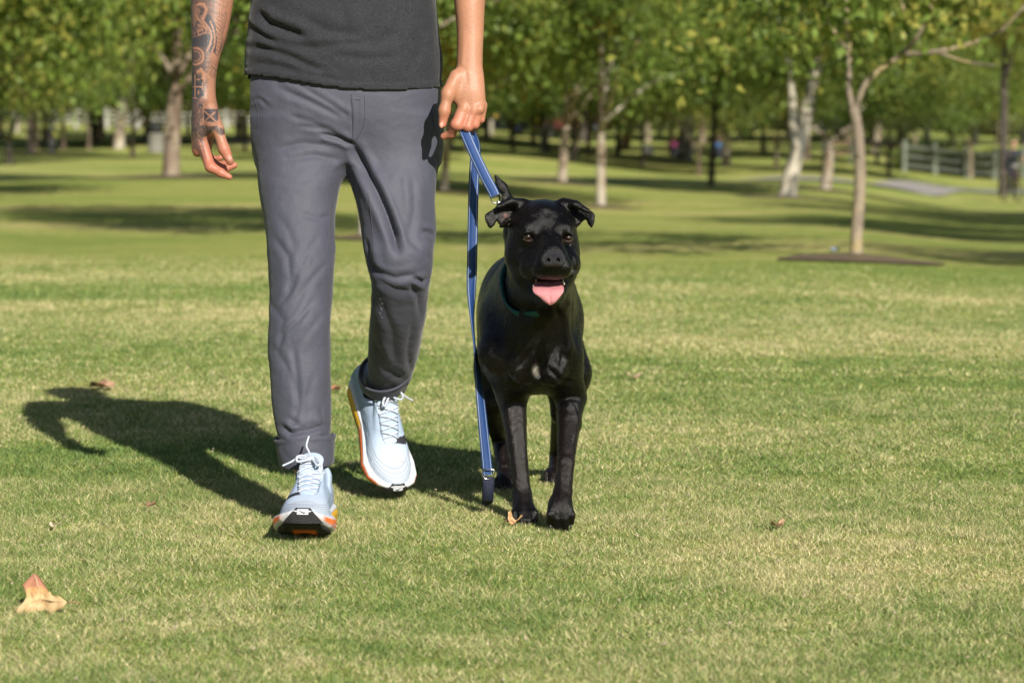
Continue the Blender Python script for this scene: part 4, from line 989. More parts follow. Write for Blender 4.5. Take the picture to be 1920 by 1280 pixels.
# ================================================================== running shoes
def shoe_meshes():
    """local frame: +y to the toe, z up, sole on z=0, lateral side at +x; 0.30 m long"""
    L = .302
    ys = np.array([-.150, -.140, -.115, -.07, -.02, .03, .075, .11, .135, .148, .152])
    wl = np.array([.020, .032, .042, .043, .041, .046, .053, .050, .037, .020, .006])   # lateral half width
    wm = np.array([.020, .032, .040, .038, .035, .042, .050, .046, .032, .018, .006])
    bot = np.array([.020, .010, .003, 0, 0, 0, .004, .014, .026, .036, .042])
    top = np.array([.050, .048, .046, .043, .040, .038, .036, .039, .046, .052, .054])
    def fld(): return Field((-.075, -.170, -.01), (.075, .172, .15), .0019)
    def outline(F, grow, zb, zt, k=.004, flare=0.0, mode='+'):
        X, Y, Z = F.ax[0][:, None, None], F.ax[1][None, :, None], F.ax[2][None, None, :]
        y = F.ax[1]; a = (np.interp(y, ys, wl) + grow)[None, :, None]; b = (np.interp(y, ys, wm) + grow)[None, :, None]
        B = np.interp(y, ys, zb)[None, :, None]; T = np.interp(y, ys, zt)[None, :, None]
        mid = (B + T) / 2
        fl = flare * np.cos(np.clip((Z - mid) / np.maximum(T - B, .004), -.7, .7) * math.pi)
        dx = np.where(X > 0, X - a, -X - b) - fl
        ends = np.maximum(Y - (.1505 + grow), -.151 - grow - Y)
        dz = np.maximum(B - Z, Z - T)
        r = .006
        q1 = np.maximum(dx, ends) + r; q2 = dz + r
        d = np.sqrt(np.maximum(q1, 0) ** 2 + np.maximum(q2, 0) ** 2) + np.minimum(np.maximum(q1, q2), 0) - r
        F.put((slice(None),) * 3, d.astype(np.float32), k, mode)
    res = {}
    # midsole
    F = fld(); outline(F, .002, bot + .003, top, .004, .003)
    V, Q = F.mesh(1)
    # carved line along the side wall
    yy = V[:, 1]; bz = np.interp(yy, ys, bot); tz = np.interp(yy, ys, top); h = (V[:, 2] - bz) / (tz - bz)
    Nn = vnormals(V, Q); side = np.clip(1 - abs(Nn[:, 2]) * 1.5, 0, 1)
    for hc, w_ in ((.80, .05), (.22, .05)): V = V - Nn * (side * .0016 * np.exp(-((h - hc) / w_) ** 2))[:, None]
    white = np.array([.56, .58, .62]); org = np.array([.70, .15, .03]); yel = np.array([.72, .40, .02]); pale = np.array([.42, .46, .54])
    col = np.tile(white, (len(V), 1)) * (1 + .03 * fbm(V * 60, 3, 2))[:, None]
    def blend(m, c):
        global_c = np.asarray(c); return col * (1 - m[:, None]) + global_c * m[:, None]
    sm = sstep(.12, .18, h) * sstep(.86, .80, h) * np.clip(side * 1.6, 0, 1)
    mo = sm * sstep(-.03, -.01, yy) * sstep(.142, .128, yy) ; col = blend(mo, org)
    ms = sm * sstep(.118, .095, yy) * sstep(-.03, -.01, yy) * np.exp(-((h - .45) / .05) ** 2); col = blend(ms * .8, pale)
    my = sm * sstep(-.128, -.112, yy) * sstep(-.01, -.03, yy); col = blend(my, yel)
    mk = my * (np.exp(-((h - .5) / .06) ** 2)) * (np.sin(yy * 900) > .2); col = blend(mk * .8, (.1, .08, .03))
    col = blend(sstep(-.128, -.142, yy) * side, pale)
    col = blend(.35 * sstep(.25, .05, h) * np.clip(fbm(V * 90, 8, 3) + .3, 0, 1), (.32, .33, .2))
    res['midsole'] = mk_mesh('midsole', V, Q, {'tone': col})
    # outsole: black rubber forefoot and heel, with lugs; orange centre
    F = fld(); outline(F, -.0025, bot - .001, bot + .0045, .001, 0)
    F.ell((0, .0, -.004), (.017, .125, .012), .004, mode='-')
    V, Q = F.mesh(1); Nn = vnormals(V, Q); yy = V[:, 1]
    dn = np.clip(-Nn[:, 2], 0, 1)
    lug = (np.sin(V[:, 0] * 420 + np.sin(yy * 500) * .8) * np.sin(yy * 420) > -.1).astype(float)
    V = V + Nn * (dn * (lug * .0016))[:, None]
    col = np.tile([.014, .014, .016], (len(V), 1)) * (1 + .6 * lug[:, None])
    mid_ = sstep(.024, .016, abs(V[:, 0])) * dn * sstep(.118, .10, yy)
    col = col * (1 - mid_[:, None]) + org * 1.15 * mid_[:, None]
    res['outsole'] = mk_mesh('outsole', V, Q, {'tone': col})
    # toe bumper tongue of the outsole climbing the toe with its pale window
    mb = MB(); pts = []
    # upper
    F = fld()
    st_ = [(-.132, .034, .036, .098, -.004), (-.10, .036, .037, .098, 0), (-.06, .037, .036, .098, 0), (-.02, .039, .036, .096, 0), (.02, .043, .039, .086, .001), (.055, .048, .044, .074, .002), (.085, .047, .044, .064, .002), (.11, .041, .038, .060, .002), (.132, .030, .027, .058, .001), (.146, .014, .013, .054, 0)]
    A = np.array(st_); X, Y, Z = F.ax[0][:, None, None], F.ax[1][None, :, None], F.ax[2][None, None, :]; y = F.ax[1]
    a = np.interp(y, A[:, 0], A[:, 1])[None, :, None]; b = np.interp(y, A[:, 0], A[:, 2])[None, :, None]; T = np.interp(y, A[:, 0], A[:, 3])[None, :, None]
    B = np.interp(y, ys, top - .012)[None, :, None]
    rx = np.where(X > 0, a, b); hh = np.clip((Z - B) / (T - B), 0, 1.6)
    pw = np.interp(y, [-.15, -.02, .05, .15], [3.4, 3.0, 2.5, 2.3])[None, :, None]
    q = ((np.abs(X) / rx) ** pw + hh ** pw) ** (1 / pw)
    d = (q - 1) * np.minimum(rx, T - B) * .9
    d = np.maximum(d, np.maximum(B - Z, np.maximum(Y - .1475, -.146 - Y)))
    F.put((slice(None),) * 3, d.astype(np.float32), 0)
    F.ell((0, -.112, .098), (.033, .036, .030), .01)                       # heel collar
    F.cap((0, .012, .082), (.0, -.048, .110), .023, .024, .008, sq=((0, .44, 1), .5))   # padding under tongue
    F.cap((0, -.092, .150), (0, -.075, .060), .030, .026, .012, mode='-')  # foot opening
    F.cap((0, -.058, .150), (0, -.075, .060), .022, .022, .012, mode='-')
    V, Q = F.mesh(1); Nn = vnormals(V, Q)
    upc = np.clip(Nn[:, 2], 0, 1)
    # stitched overlay lines running round the toe box and lace guard
    V = V + Nn * (fbm(V * 160, 4, 2) * .0003)[:, None]
    for k in range(5):
        hz = np.interp(V[:, 1], ys, top) + .004 + k * .0042
        V = V - Nn * (.0007 * np.exp(-((V[:, 2] - hz) / .0008) ** 2))[:, None]
    pb = np.array([.36, .46, .62]); pb2 = np.array([.47, .545, .66])
    col = pb + (pb2 - pb) * sstep(.0, .12, V[:, 1])[:, None]; col = col * (1 + .05 * fbm(V * 40, 12, 2))[:, None]
    inn = (np.hypot(V[:, 0], (V[:, 1] + .072)) < .030) & (V[:, 2] < .098) & (V[:, 1] < -.03)
    col[inn] = (.10, .11, .14)
    for k in range(5):
        hz = np.interp(V[:, 1], ys, top) + .004 + k * .0042
        col = col * (1 - .35 * np.exp(-((V[:, 2] - hz) / .0009) ** 2))[:, None]
    # lace guard outline (u shape) darker
    dd, _, _ = seg_dist(V[:, 0], V[:, 1], [(-.021, -.035), (-.019, .03), (-.012, .052), (.012, .052), (.019, .03), (.021, -.035)])
    g = np.exp(-(dd / .0013) ** 2) * (V[:, 2] > .06); col = col * (1 - .65 * g[:, None])
    V = V - Nn * (g * .0012)[:, None]
    # pale grey tick on the toe box
    tick = [(-.026, .092), (-.012, .086), (.004, .084), (.020, .094)]
    dd, t, _ = seg_dist(V[:, 0], V[:, 1], tick); g = np.clip((.0026 * (t * .9 + .25) - dd) / .0006 + .5, 0, 1) * (upc > .3)
    col = col * (1 - g[:, None]) + np.array([.42, .42, .42]) * g[:, None]
    # dark tick on the lateral quarter
    s_ = (V[:, 0] > 0) & (V[:, 2] > .045); dd, t, _ = seg_dist(V[:, 1], V[:, 2], [(.045, .071), (.025, .056), (-.01, .060), (-.085, .082)])
    g = np.clip((.0075 * (1 - t) ** 1.1 + .0012 - dd) / .0006 + .5, 0, 1) * s_
    col = col * (1 - g[:, None]) + np.array([.03, .03, .04]) * g[:, None]
    res['upper'] = mk_mesh('upper', V, Q, {'tone': col}); ub = bvh_of(V, Q)
    # tongue
    F = Field((-.045, -.075, .06), (.045, .06, .16), .0018)
    F.cap((0, .045, .074), (0, -.020, .103), .015, .019, .004, sq=((0, .42, 1), .28)); F.cap((0, -.020, .103), (0, -.050, .134), .019, .022, .006, sq=((0, .7, 1), .26))
    V, Q = F.mesh(1); col = np.tile([.42, .52, .66], (len(V), 1)); res['tongue'] = mk_mesh('tongue', V, Q, {'tone': col})
    tb = bvh_of(V, Q)
    # laces: zigzag over the tongue, bow loops
    mb = MB()
    def top_at(x, y):
        z = 0
        for tr in (ub, tb):
            h = tr.ray_cast(Vector((x, y, .3)), Vector((0, 0, -1)))
            if h[0] is not None: z = max(z, h[0].z)
        return z
    def run(pts, r=.0021, lift=.0015, n=6):
        pp = smooth_path([(a, b, 0) for a, b in pts], n); mb.tube([(q[0], q[1], top_at(q[0], q[1]) + lift) for q in pp], r, 6)
    for i in range(5):
        y = .043 - i * .0165; w = .0165 + i * .0012
        run([(-w, y), (0, y - .004), (w, y - .012)]); run([(w, y), (0, y - .006), (-w, y - .012)], lift=.003)
    run([(-.024, -.036), (-.01, -.034), (.01, -.034), (.024, -.036)], .0024, .003)
    c = np.array([.001, -.036, top_at(0, -.036) + .008])
    mb.tube(smooth_path([c + [-.008, 0, 0], c, c + [.008, .001, .001]], 4), [.004, .005, .006, .0065, .0065, .006, .005, .0045, .004], 7)
    def loop(pts, r=.0021): mb.tube(smooth_path([c + np.array(q) for q in pts], 6), r, 6)
    loop([(0, 0, 0), (.014, -.006, .006), (.024, .004, .004), (.023, .012, -.004), (.010, .010, -.002), (0, 0, 0)], .0026)
    loop([(0, 0, 0), (-.010, .004, .004), (-.018, .018, -.006), (-.014, .024, -.010), (-.006, .010, -.002), (0, 0, 0)], .0026)
    loop([(0, 0, 0), (.003, .004, .014), (.008, .002, .026), (.004, -.002, .044)], .0020); loop([(0, 0, 0), (.022, .0, .002), (.036, .006, -.006), (.050, .01, -.013)], .0020)
    res['laces'] = mb.mesh('laces', True)
    # toe window: black frame with pale plate and small tick, hugging the toe
    def toe_panel(w0, w1, h0, h1, out, name, nseg=8):
        V, Fq = [], []
        for j in range(nseg + 1):
            t = j / nseg; z = h0 + (h1 - h0) * t; w = w0 + (w1 - w0) * t
            for i in range(nseg + 1):
                x = -w + 2 * w * i / nseg
                y0 = np.interp(abs(x), [0, .006, .020, .037, .053], [.152, .152, .148, .135, .11][0:5])
                yb = y0 + .003 - max(0, z - .046) * .9 + out
                V.append((x, yb, z))
        for j in range(nseg):
            for i in range(nseg): a = j * (nseg + 1) + i; Fq.append((a + 1, a, a + nseg + 1, a + nseg + 2))
        me = mk_mesh(name, np.array(V), np.array(Fq)); return me
    res['toe_frame'] = toe_panel(.036, .0125, .028, .0565, .0008, 'toe_bumper')
    res['toe_plate'] = toe_panel(.0100, .0100, .0445, .0545, .0022, 'toe_window')
    tk = [(-.006, .0488), (-.003, .0465), (.001, .0478), (.007, .0525), (.001, .0493), (-.0025, .0485)]
    V = [(x, .152 + .003 - max(0, z - .046) * .9 + .0032, z) for x, z in tk]
    me = bpy.data.meshes.new('tick_mark'); me.from_pydata(V, [], [tuple(range(len(V)))]); res['tick'] = me
    return res
SM = shoe_meshes()
def vc_mat(name, rough, bump=.1, bs=900, spec=.4, sheen=0.0):
    m, n, l, b = new_mat(name); a = N(n, 'ShaderNodeVertexColor', layer_name='tone'); tc = N(n, 'ShaderNodeTexCoord')
    nz = N(n, 'ShaderNodeTexNoise', i_Scale=float(bs), i_Detail=2.0); l.new(tc.outputs['Object'], nz.inputs['Vector'])
    r = ramp(n, [(.3, (.9, .9, .9)), (.7, (1.04, 1.04, 1.04))]); l.new(nz.outputs[0], r.inputs[0])
    mx = N(n, 'ShaderNodeMix', data_type='RGBA', blend_type='MULTIPLY'); mx.inputs[0].default_value = 1
    l.new(a.outputs[0], mx.inputs[6]); l.new(r.outputs[0], mx.inputs[7]); l.new(mx.outputs[2], b.inputs['Base Color'])
    b.inputs['Roughness'].default_value = rough; b.inputs['Specular IOR Level'].default_value = spec; b.inputs['Sheen Weight'].default_value = sheen
    bp = N(n, 'ShaderNodeBump', i_Strength=bump, i_Distance=.001); l.new(nz.outputs[0], bp.inputs['Height']); l.new(bp.outputs[0], b.inputs['Normal'])
    return m
M_up = vc_mat('knit_upper', .75, .5, 1100, .25); M_mid = vc_mat('foam_midsole', .55, .1, 300); M_out = vc_mat('rubber_outsole', .7, .3, 800)
M_lace = mat('white_lace', (.52, .57, .66), (.46, .52, .62), rough=.8, scale=600, bump=.4, bscale=900); M_blk = mat('black_rubber', (.016, .016, .018), rough=.6, bump=.5, bscale=500); M_plate = mat('pale_plate', (.52, .55, .60), rough=.4)
def place_shoe(org, toe_dir, up, mirror, label, sc):
    """org: world point of local origin"""
    f = Vector(toe_dir).normalized(); u = Vector(up); u = (u - f * u.dot(f)).normalized(); x = f.cross(u)
    M = Matrix((x, f, u)).transposed().to_4x4()
    root = empty('running_shoe', org); root.parent = person; root.matrix_parent_inverse = Matrix.Translation(-Vector(person.location))
    root.rotation_euler = M.to_euler(); root['label'] = label
    for nm, key, mt in (('upper', 'upper', M_up), ('midsole', 'midsole', M_mid), ('outsole', 'outsole', M_out), ('tongue', 'tongue', M_up), ('laces', 'laces', M_lace), ('toe_bumper', 'toe_frame', M_blk), ('toe_window', 'toe_plate', M_plate), ('tick_mark', 'tick', M_blk)):
        me = SM[key]
        if not me.materials: me.materials.append(mt)
        o = bpy.data.objects.new(nm, me); COL.objects.link(o); o.parent = root
        o.scale = (-sc[0] if mirror else sc[0], sc[1], sc[2])
    return root
# right foot (left in the picture): heel down, toe raised
place_shoe((P(577, 990, 5.65)[0], 5.668, .008), (.0, -1, .075), (.02, .075, 1), False, 'front running shoe, heel down and toe raised', (1.16, 1.12, 1.10))
# left foot: heel lifted high, standing on its toe
tB = P(722, 915, 6.13); hB = P(668, 706, 6.305); mid = (tB + hB) / 2
dB = tB - hB; dB /= np.linalg.norm(dB)
place_shoe(mid + np.array([.012, .035, -.024]), dB, (.42, -.95, .55), True, 'rear running shoe lifted on its toe', (1.13, 1.04, 1.0))
# ================================================================== the dog
DG = P(1000, 960, 5.95)
dog = empty('dog', (DG[0], 6.0, 0))
tag(dog, 'black short-haired dog walking with open mouth and pink tongue', 'dog')
F = Field((P(885, 700, 5.9)[0] - .02, 5.50, -.004), (P(1125, 700, 5.7)[0] + .03, 6.64, .78), 0.003)
p = P
# trunk
F.ell(p(994, 585, 6.10), (.100, .24, .140), .025); F.ell(p(1000, 590, 5.98), (.098, .13, .145), .025)
F.ell(p(1003, 664, 5.92), (.074, .10, .088), .03); F.ell(p(1006, 620, 5.86), (.064, .06, .10), .03)
F.ell(p(972, 560, 6.38), (.090, .13, .105), .04)
F.cap(p(985, 610, 6.1), p(975, 590, 6.35), .105, .085, .04)
# neck
F.cap(p(1006, 590, 5.96), p(1014, 492, 5.84), .088, .066, .03); F.cap(p(1012, 600, 5.90), p(1018, 520, 5.79), .070, .062, .03)
# shoulders and front legs
for sgn, sh_, ub_, el, wr_, pst, toe in ((-1, p(946, 600, 5.97), p(945, 668, 5.90), p(960, 742, 5.96), p(974, 868, 5.90), p(979, 925, 5.885), p(982, 958, 5.855)),
                                       (1, p(1040, 600, 5.97), p(1046, 668, 5.885), p(1070, 745, 5.93), p(1061, 868, 5.80), p(1055, 925, 5.76), p(1050, 960, 5.735))):
    F.cap(sh_, ub_, .057, .050, .03); F.cap(ub_, el, .047, .035, .03)
    m1 = el * .62 + wr_ * .38
    F.cap(el, m1, .0335, .0258, .006); F.cap(m1, wr_, .0258, .0180, .004)
    F.cap(wr_, pst, .0188, .0195, .004); F.cap(pst, toe, .0205, .0235, .006)
def paw(c, yaw, pitch, s=1.0, w=1.0):
    M = Matrix.Rotation(yaw, 3, 'Z') @ Matrix.Rotation(pitch, 3, 'X')
    q = lambda a, b, c_: c + np.array(M @ Vector((a * s, b * s, c_ * s)))
    F.ell(q(0, .008, .006), (.0245 * s * w, .030 * s, .019 * s), .01, rot=M)
    for x, y0, y1 in ((-.0195, -.010, -.020), (-.0070, -.018, -.034), (.0070, -.018, -.034), (.0195, -.010, -.020)):
        F.cap(q(x * w * .8, .004, .010), q(x * w, y0, .007), .009 * s, .0100 * s, .004); F.cap(q(x * w, y0, .007), q(x * w * 1.05, y1, -.004), .0098 * s, .0082 * s, .002)
    return [(q(x * w * 1.05, y1 - .006, -.004), q(x * w * 1.06, y1 - .0165, -.0125)) for x, y1 in ((-.0195, -.020), (-.0070, -.034), (.0070, -.034), (.0195, -.020))]
claws = []
claws += paw(p(983, 963, 5.85) * [1, 1, 0] + [0, 0, .016], .05, .1, 1.0)
claws += paw(p(1050, 965, 5.735) * [1, 1, 0] + [0, 0, .040], .12, .98, 1.06)
# hind legs
F.cap(p(955, 600, 6.42), p(936, 690, 6.36), .072, .056, .04); F.cap(p(936, 690, 6.36), p(924, 752, 6.33), .050, .035, .03)
F.cap(p(924, 752, 6.33), p(936, 822, 6.47), .036, .0185, .008); F.cap(p(936, 822, 6.47), p(946, 880, 6.40), .0185, .0175, .004); F.cap(p(946, 880, 6.40), p(948, 912, 6.37), .018, .021, .005)
claws += paw(p(948, 915, 6.36) * [1, 1, 0] + [0, 0, .016], .0, .1, .95)
F.cap(p(1030, 610, 6.42), p(1062, 700, 6.36), .070, .055, .04); F.cap(p(1062, 700, 6.36), p(1058, 772, 6.38), .050, .032, .03)
F.cap(p(1058, 772, 6.38), p(1044, 850, 6.58), .030, .018, .008); F.cap(p(1044, 850, 6.58), p(1040, 893, 6.50), .0175, .0165, .004)
claws += paw(p(1040, 902, 6.48) * [1, 1, 0] + [0, 0, .016], .0, .1, .92)
# tail
F.chain([p(968, 505, 6.50), p(962, 440, 6.56), p(953, 385, 6.58), p(940, 352, 6.58), p(929, 330, 6.57)], [.026, .021, .018, .013, .004], .012)
# head
HC = p(1018, 448, 5.76)
F.ell(p(1017, 438, 5.785), (.072, .088, .066), .02)                       # skull
F.ell(p(1017, 418, 5.775), (.062, .070, .046), .02)
F.ell(p(981, 478, 5.775), (.040, .055, .047), .018); F.ell(p(1054, 476, 5.775), (.038, .055, .046), .018)    # jaw muscles
F.ell(p(1017, 497, 5.785), (.060, .06, .045), .02)
F.ell(p(997, 430, 5.712), (.024, .02, .018), .014); F.ell(p(1055, 430, 5.712), (.022, .02, .018), .014)    # brows
F.cap(p(1028, 455, 5.70), p(1036, 477, 5.640), .029, .0270, .016)            # nose bridge
F.cap(p(1026, 488, 5.72), p(1036, 495, 5.642), .042, .0350, .014)           # muzzle
F.ell(p(1019, 505, 5.648), (.0245, .032, .021), .010); F.ell(p(1056, 502, 5.648), (.0215, .032, .020), .010)   # flews
F.ell(p(997, 499, 5.705), (.027, .036, .032), .014); F.ell(p(1069, 495, 5.71), (.022, .036, .030), .014)
# lower jaw
F.cap(p(1024, 548, 5.78), p(1030, 552, 5.688), .040, .024, .018); F.ell(p(1030, 552, 5.675), (.026, .018, .012), .008)
F.cap(p(985, 515, 5.80), p(1018, 556, 5.72), .030, .020, .015); F.cap(p(1060, 505, 5.80), p(1043, 553, 5.72), .026, .018, .015)
# mouth
F.ell(p(1029, 531, 5.672), (.0335, .062, .0115), .004, mode='-'); F.ell(p(1029, 538, 5.65), (.0300, .030, .014), .003, mode='-')
# nose leather, nostrils and lip groove are separate or carved
F.cap(p(1039, 512, 5.598), p(1038, 522, 5.600), .0022, .0022, .003, mode='-')
# eye sockets
for a, b, d_ in ((990, 444, 5.700), (1066, 445.5, 5.704)):
    F.ell(p(a, b, d_ - .004), (.0125, .012, .0095), .004, mode='-')
    F.cap(p(a - 9, b - 5, d_ - .002), p(a, b - 9.0, d_ - .006), .0038, .0042, .003); F.cap(p(a, b - 9.0, d_ - .006), p(a + 9, b - 5, d_ - .003), .0042, .0038, .003); F.cap(p(a - 8, b + 5, d_ - .002), p(a, b + 8.5, d_ - .002), .0028, .003, .003); F.cap(p(a, b + 8.5, d_ - .002), p(a + 8, b + 5, d_ - .001), .003, .0028, .003)
F.cap(p(1026, 398, 5.71), p(1032, 440, 5.68), .004, .005, .014, mode='-')        # forehead furrow
# ears
ct0 = p(960, 400, 5.76)[0]
EARL = [(992, 383), (976, 374), (960, 371.5), (940, 381), (922, 394), (909, 402), (910, 414), (918, 429), (926, 424), (932, 413), (936, 421), (943, 428), (955, 422), (968, 410)]
F.slab(EARL, lambda x, z: 5.765 - .55 * np.clip(ct0 - x, -.04, .2) - 3.0 * np.clip(x * 0 + (p(925, 400, 5.75)[0] - x), 0, .02) * 0 + 0.25 * (z - HC[2]), .0055, .012, .003)
EARR = [(1043, 382), (1056, 373), (1072, 374), (1090, 385), (1104, 393), (1115, 401), (1115.5, 416), (1110, 429), (1104, 423), (1099, 411), (1093, 416), (1086, 424), (1076, 416), (1062, 404)]
cr0 = p(1075, 400, 5.76)[0]
F.slab(EARR, lambda x, z: 5.770 - .55 * np.clip(x - cr0, -.04, .2) + 0.25 * (z - HC[2]), .0055, .012, .003)
F.cap(p(980, 384, 5.775), p(957, 378, 5.755), .014, .0085, .012); F.cap(p(957, 378, 5.755), p(934, 388, 5.737), .008, .0055, .008)
F.cap(p(1056, 382, 5.775), p(1080, 384, 5.755), .013, .008, .012); F.cap(p(1080, 384, 5.755), p(1103, 396, 5.738), .0075, .0050, .008)
F.cap(p(949, 397, 5.727), p(943, 412, 5.727), .0105, .0085, .004, mode='-')
F.cap(p(940, 424, 5.745), p(954, 412, 5.740), .0050, .0065, .006)
F.cap(p(1088, 404, 5.728), p(1090, 412, 5.728), .0070, .006, .004, mode='-')
# muscle relief on the chest
F.ell(p(978, 690, 5.835), (.026, .02, .034), .018); F.ell(p(1038, 694, 5.830), (.026, .02, .034), .018)
F.cap(p(1046, 560, 5.815), p(1062, 650, 5.835), .012, .014, .018); F.cap(p(1000, 560, 5.80), p(985, 640, 5.82), .012, .014, .02)
F.cap(p(1022, 640, 5.79), p(1010, 700, 5.83), .008, .006, .02, mode='-')
F.cap(p(1072, 760, 5.885), p(1080, 800, 5.875), .010, .008, .014); F.cap(p(1040, 520, 5.76), p(1060, 570, 5.80), .008, .010, .015)
V, Q = F.mesh(1)
Nn = vnormals(V, Q); px, py = proj(V)
fr = np.clip(-Nn[:, 1] * 1.5, 0, 1)
# wrinkles of short fur on the crown, cheeks and chest
wr = fbm(V * np.array([70, 70, 45.]), 4, 3) * .0007 + fbm(V * 220, 14, 2) * .0003
wr += np.exp(-((px - 1018) / 34) ** 2 - ((py - 398) / 16) ** 2) * fbm(V * np.array([150, 60, 60.]), 9, 2) * .0016
wr += np.exp(-((px - 1060) / 28) ** 2 - ((py - 590) / 60) ** 2) * fbm(V * np.array([130, 60, 26.]), 19, 2) * .0022
V = V + Nn * wr[:, None]
for pts, dp, wd in (([(1036, 560), (1052, 600), (1058, 650), (1050, 700)], .004, 6), ([(1000, 650), (985, 672), (972, 690)], .003, 6), ([(1020, 640), (1010, 662), (1004, 690)], .003, 5),
                    ([(958, 690), (962, 715), (985, 730)], .004, 5), ([(1030, 690), (1050, 712), (1078, 716)], .004, 5), ([(1070, 740), (1090, 780), (1086, 830)], .002, 5),
                    ([(944, 500), (950, 520), (975, 545)], .003, 4), ([(1040, 860), (1046, 900), (1044, 940)], .002, 4), ([(955, 900), (966, 920), (970, 950)], .0015, 4)):
    V = crease(V, Nn, px, py, fr, pts, dp, wd, .7)
px, py = proj(V)
base = np.array([.0012, .0011, .0012]); warm = np.array([.011, .006, .0045])
col = np.tile(base, (len(V), 1)) + np.clip(fbm(V * 9, 31, 3), 0, 1)[:, None] * warm * .5
wmk = (sstep(740, 800, py) * sstep(960, 900, py))[:, None]; col = col + warm * .45 * wmk
g = np.exp(-((px - 1004.5) / 4.2) ** 2 - ((py - 695) / 7.5) ** 2) * (.55 + .45 * (fbm(V * 160, 2, 2) > -.1)) * (V[:, 1] < 5.90); g = np.clip(g * 1.3, 0, 1)
col = col * (1 - g[:, None]) + np.array([.42, .39, .33]) * g[:, None]
m_ = (px > 990) & (px < 1068) & (py > 523) & (py < 549) & (V[:, 1] > 5.652) & (V[:, 1] < 5.78)
md = ((V - p(1029, 533, 5.672)) / np.array([.0365, .066, .0165])); m_ = m_ & ((md ** 2).sum(1) < 1.1)
col[m_] = (.045, .008, .008)
g = np.exp(-((px - 1059) / 4.5) ** 2 - ((py - 530) / 6) ** 2) * (V[:, 1] < 5.72); col = col * (1 - g[:, None]) + np.array([.38, .09, .07]) * g[:, None]
g = np.exp(-((px - 947.5) / 2.8) ** 2 - ((py - 404) / 3.2) ** 2) * (V[:, 1] < 5.78); col = col * (1 - g[:, None]) + np.array([.22, .085, .065]) * g[:, None]
g = np.exp(-((px - 947) / 10) ** 2 - ((py - 407) / 12) ** 2) * (V[:, 1] < 5.78) * .3; col = col * (1 - g[:, None]) + np.array([.03, .012, .009]) * g[:, None]
for a, b in ((990, 452), (1066, 453)):
    g = np.exp(-((px - a) / 9) ** 2 - ((py - b) / 6) ** 2) * (V[:, 1] < 5.74); col = col + np.array([.022, .010, .006]) * g[:, None]
for c in [p(983, 955, 5.83), p(1050, 965, 5.71)]:
    g = np.exp(-(np.linalg.norm(V - c, axis=1) / .05) ** 2); col = col * (1 - .0 * g[:, None])
def coat_mat():
    m, n, l, b = new_mat('black_coat')
    a = N(n, 'ShaderNodeVertexColor', layer_name='tone'); l.new(a.outputs[0], b.inputs['Base Color'])
    tc = N(n, 'ShaderNodeTexCoord')
    mp = N(n, 'ShaderNodeMapping'); mp.inputs['Scale'].default_value = (1.0, .55, .28); l.new(tc.outputs['Object'], mp.inputs[0])
    nz = N(n, 'ShaderNodeTexNoise', i_Scale=750.0, i_Detail=3.0, i_Roughness=.65); l.new(mp.outputs[0], nz.inputs['Vector'])
    n2 = N(n, 'ShaderNodeTexNoise', i_Scale=26.0, i_Detail=3.0); l.new(tc.outputs['Object'], n2.inputs['Vector'])
    r = N(n, 'ShaderNodeMapRange'); r.inputs['To Min'].default_value = .22; r.inputs['To Max'].default_value = .31; l.new(n2.outputs[0], r.inputs[0]); l.new(r.outputs[0], b.inputs['Roughness'])
    b.inputs['Specular IOR Level'].default_value = .34
    b.inputs['Sheen Weight'].default_value = .015; b.inputs['Sheen Roughness'].default_value = .35; b.inputs['Sheen Tint'].default_value = (.9, .8, .75, 1)
    bp = N(n, 'ShaderNodeBump', i_Strength=.6, i_Distance=.003); l.new(nz.outputs[0], bp.inputs['Height']); l.new(bp.outputs[0], b.inputs['Normal'])
    return m
link('body', mk_mesh('dog_body', V, Q, {'tone': col}), coat_mat(), dog)
dbt = bvh_of(V, Q)
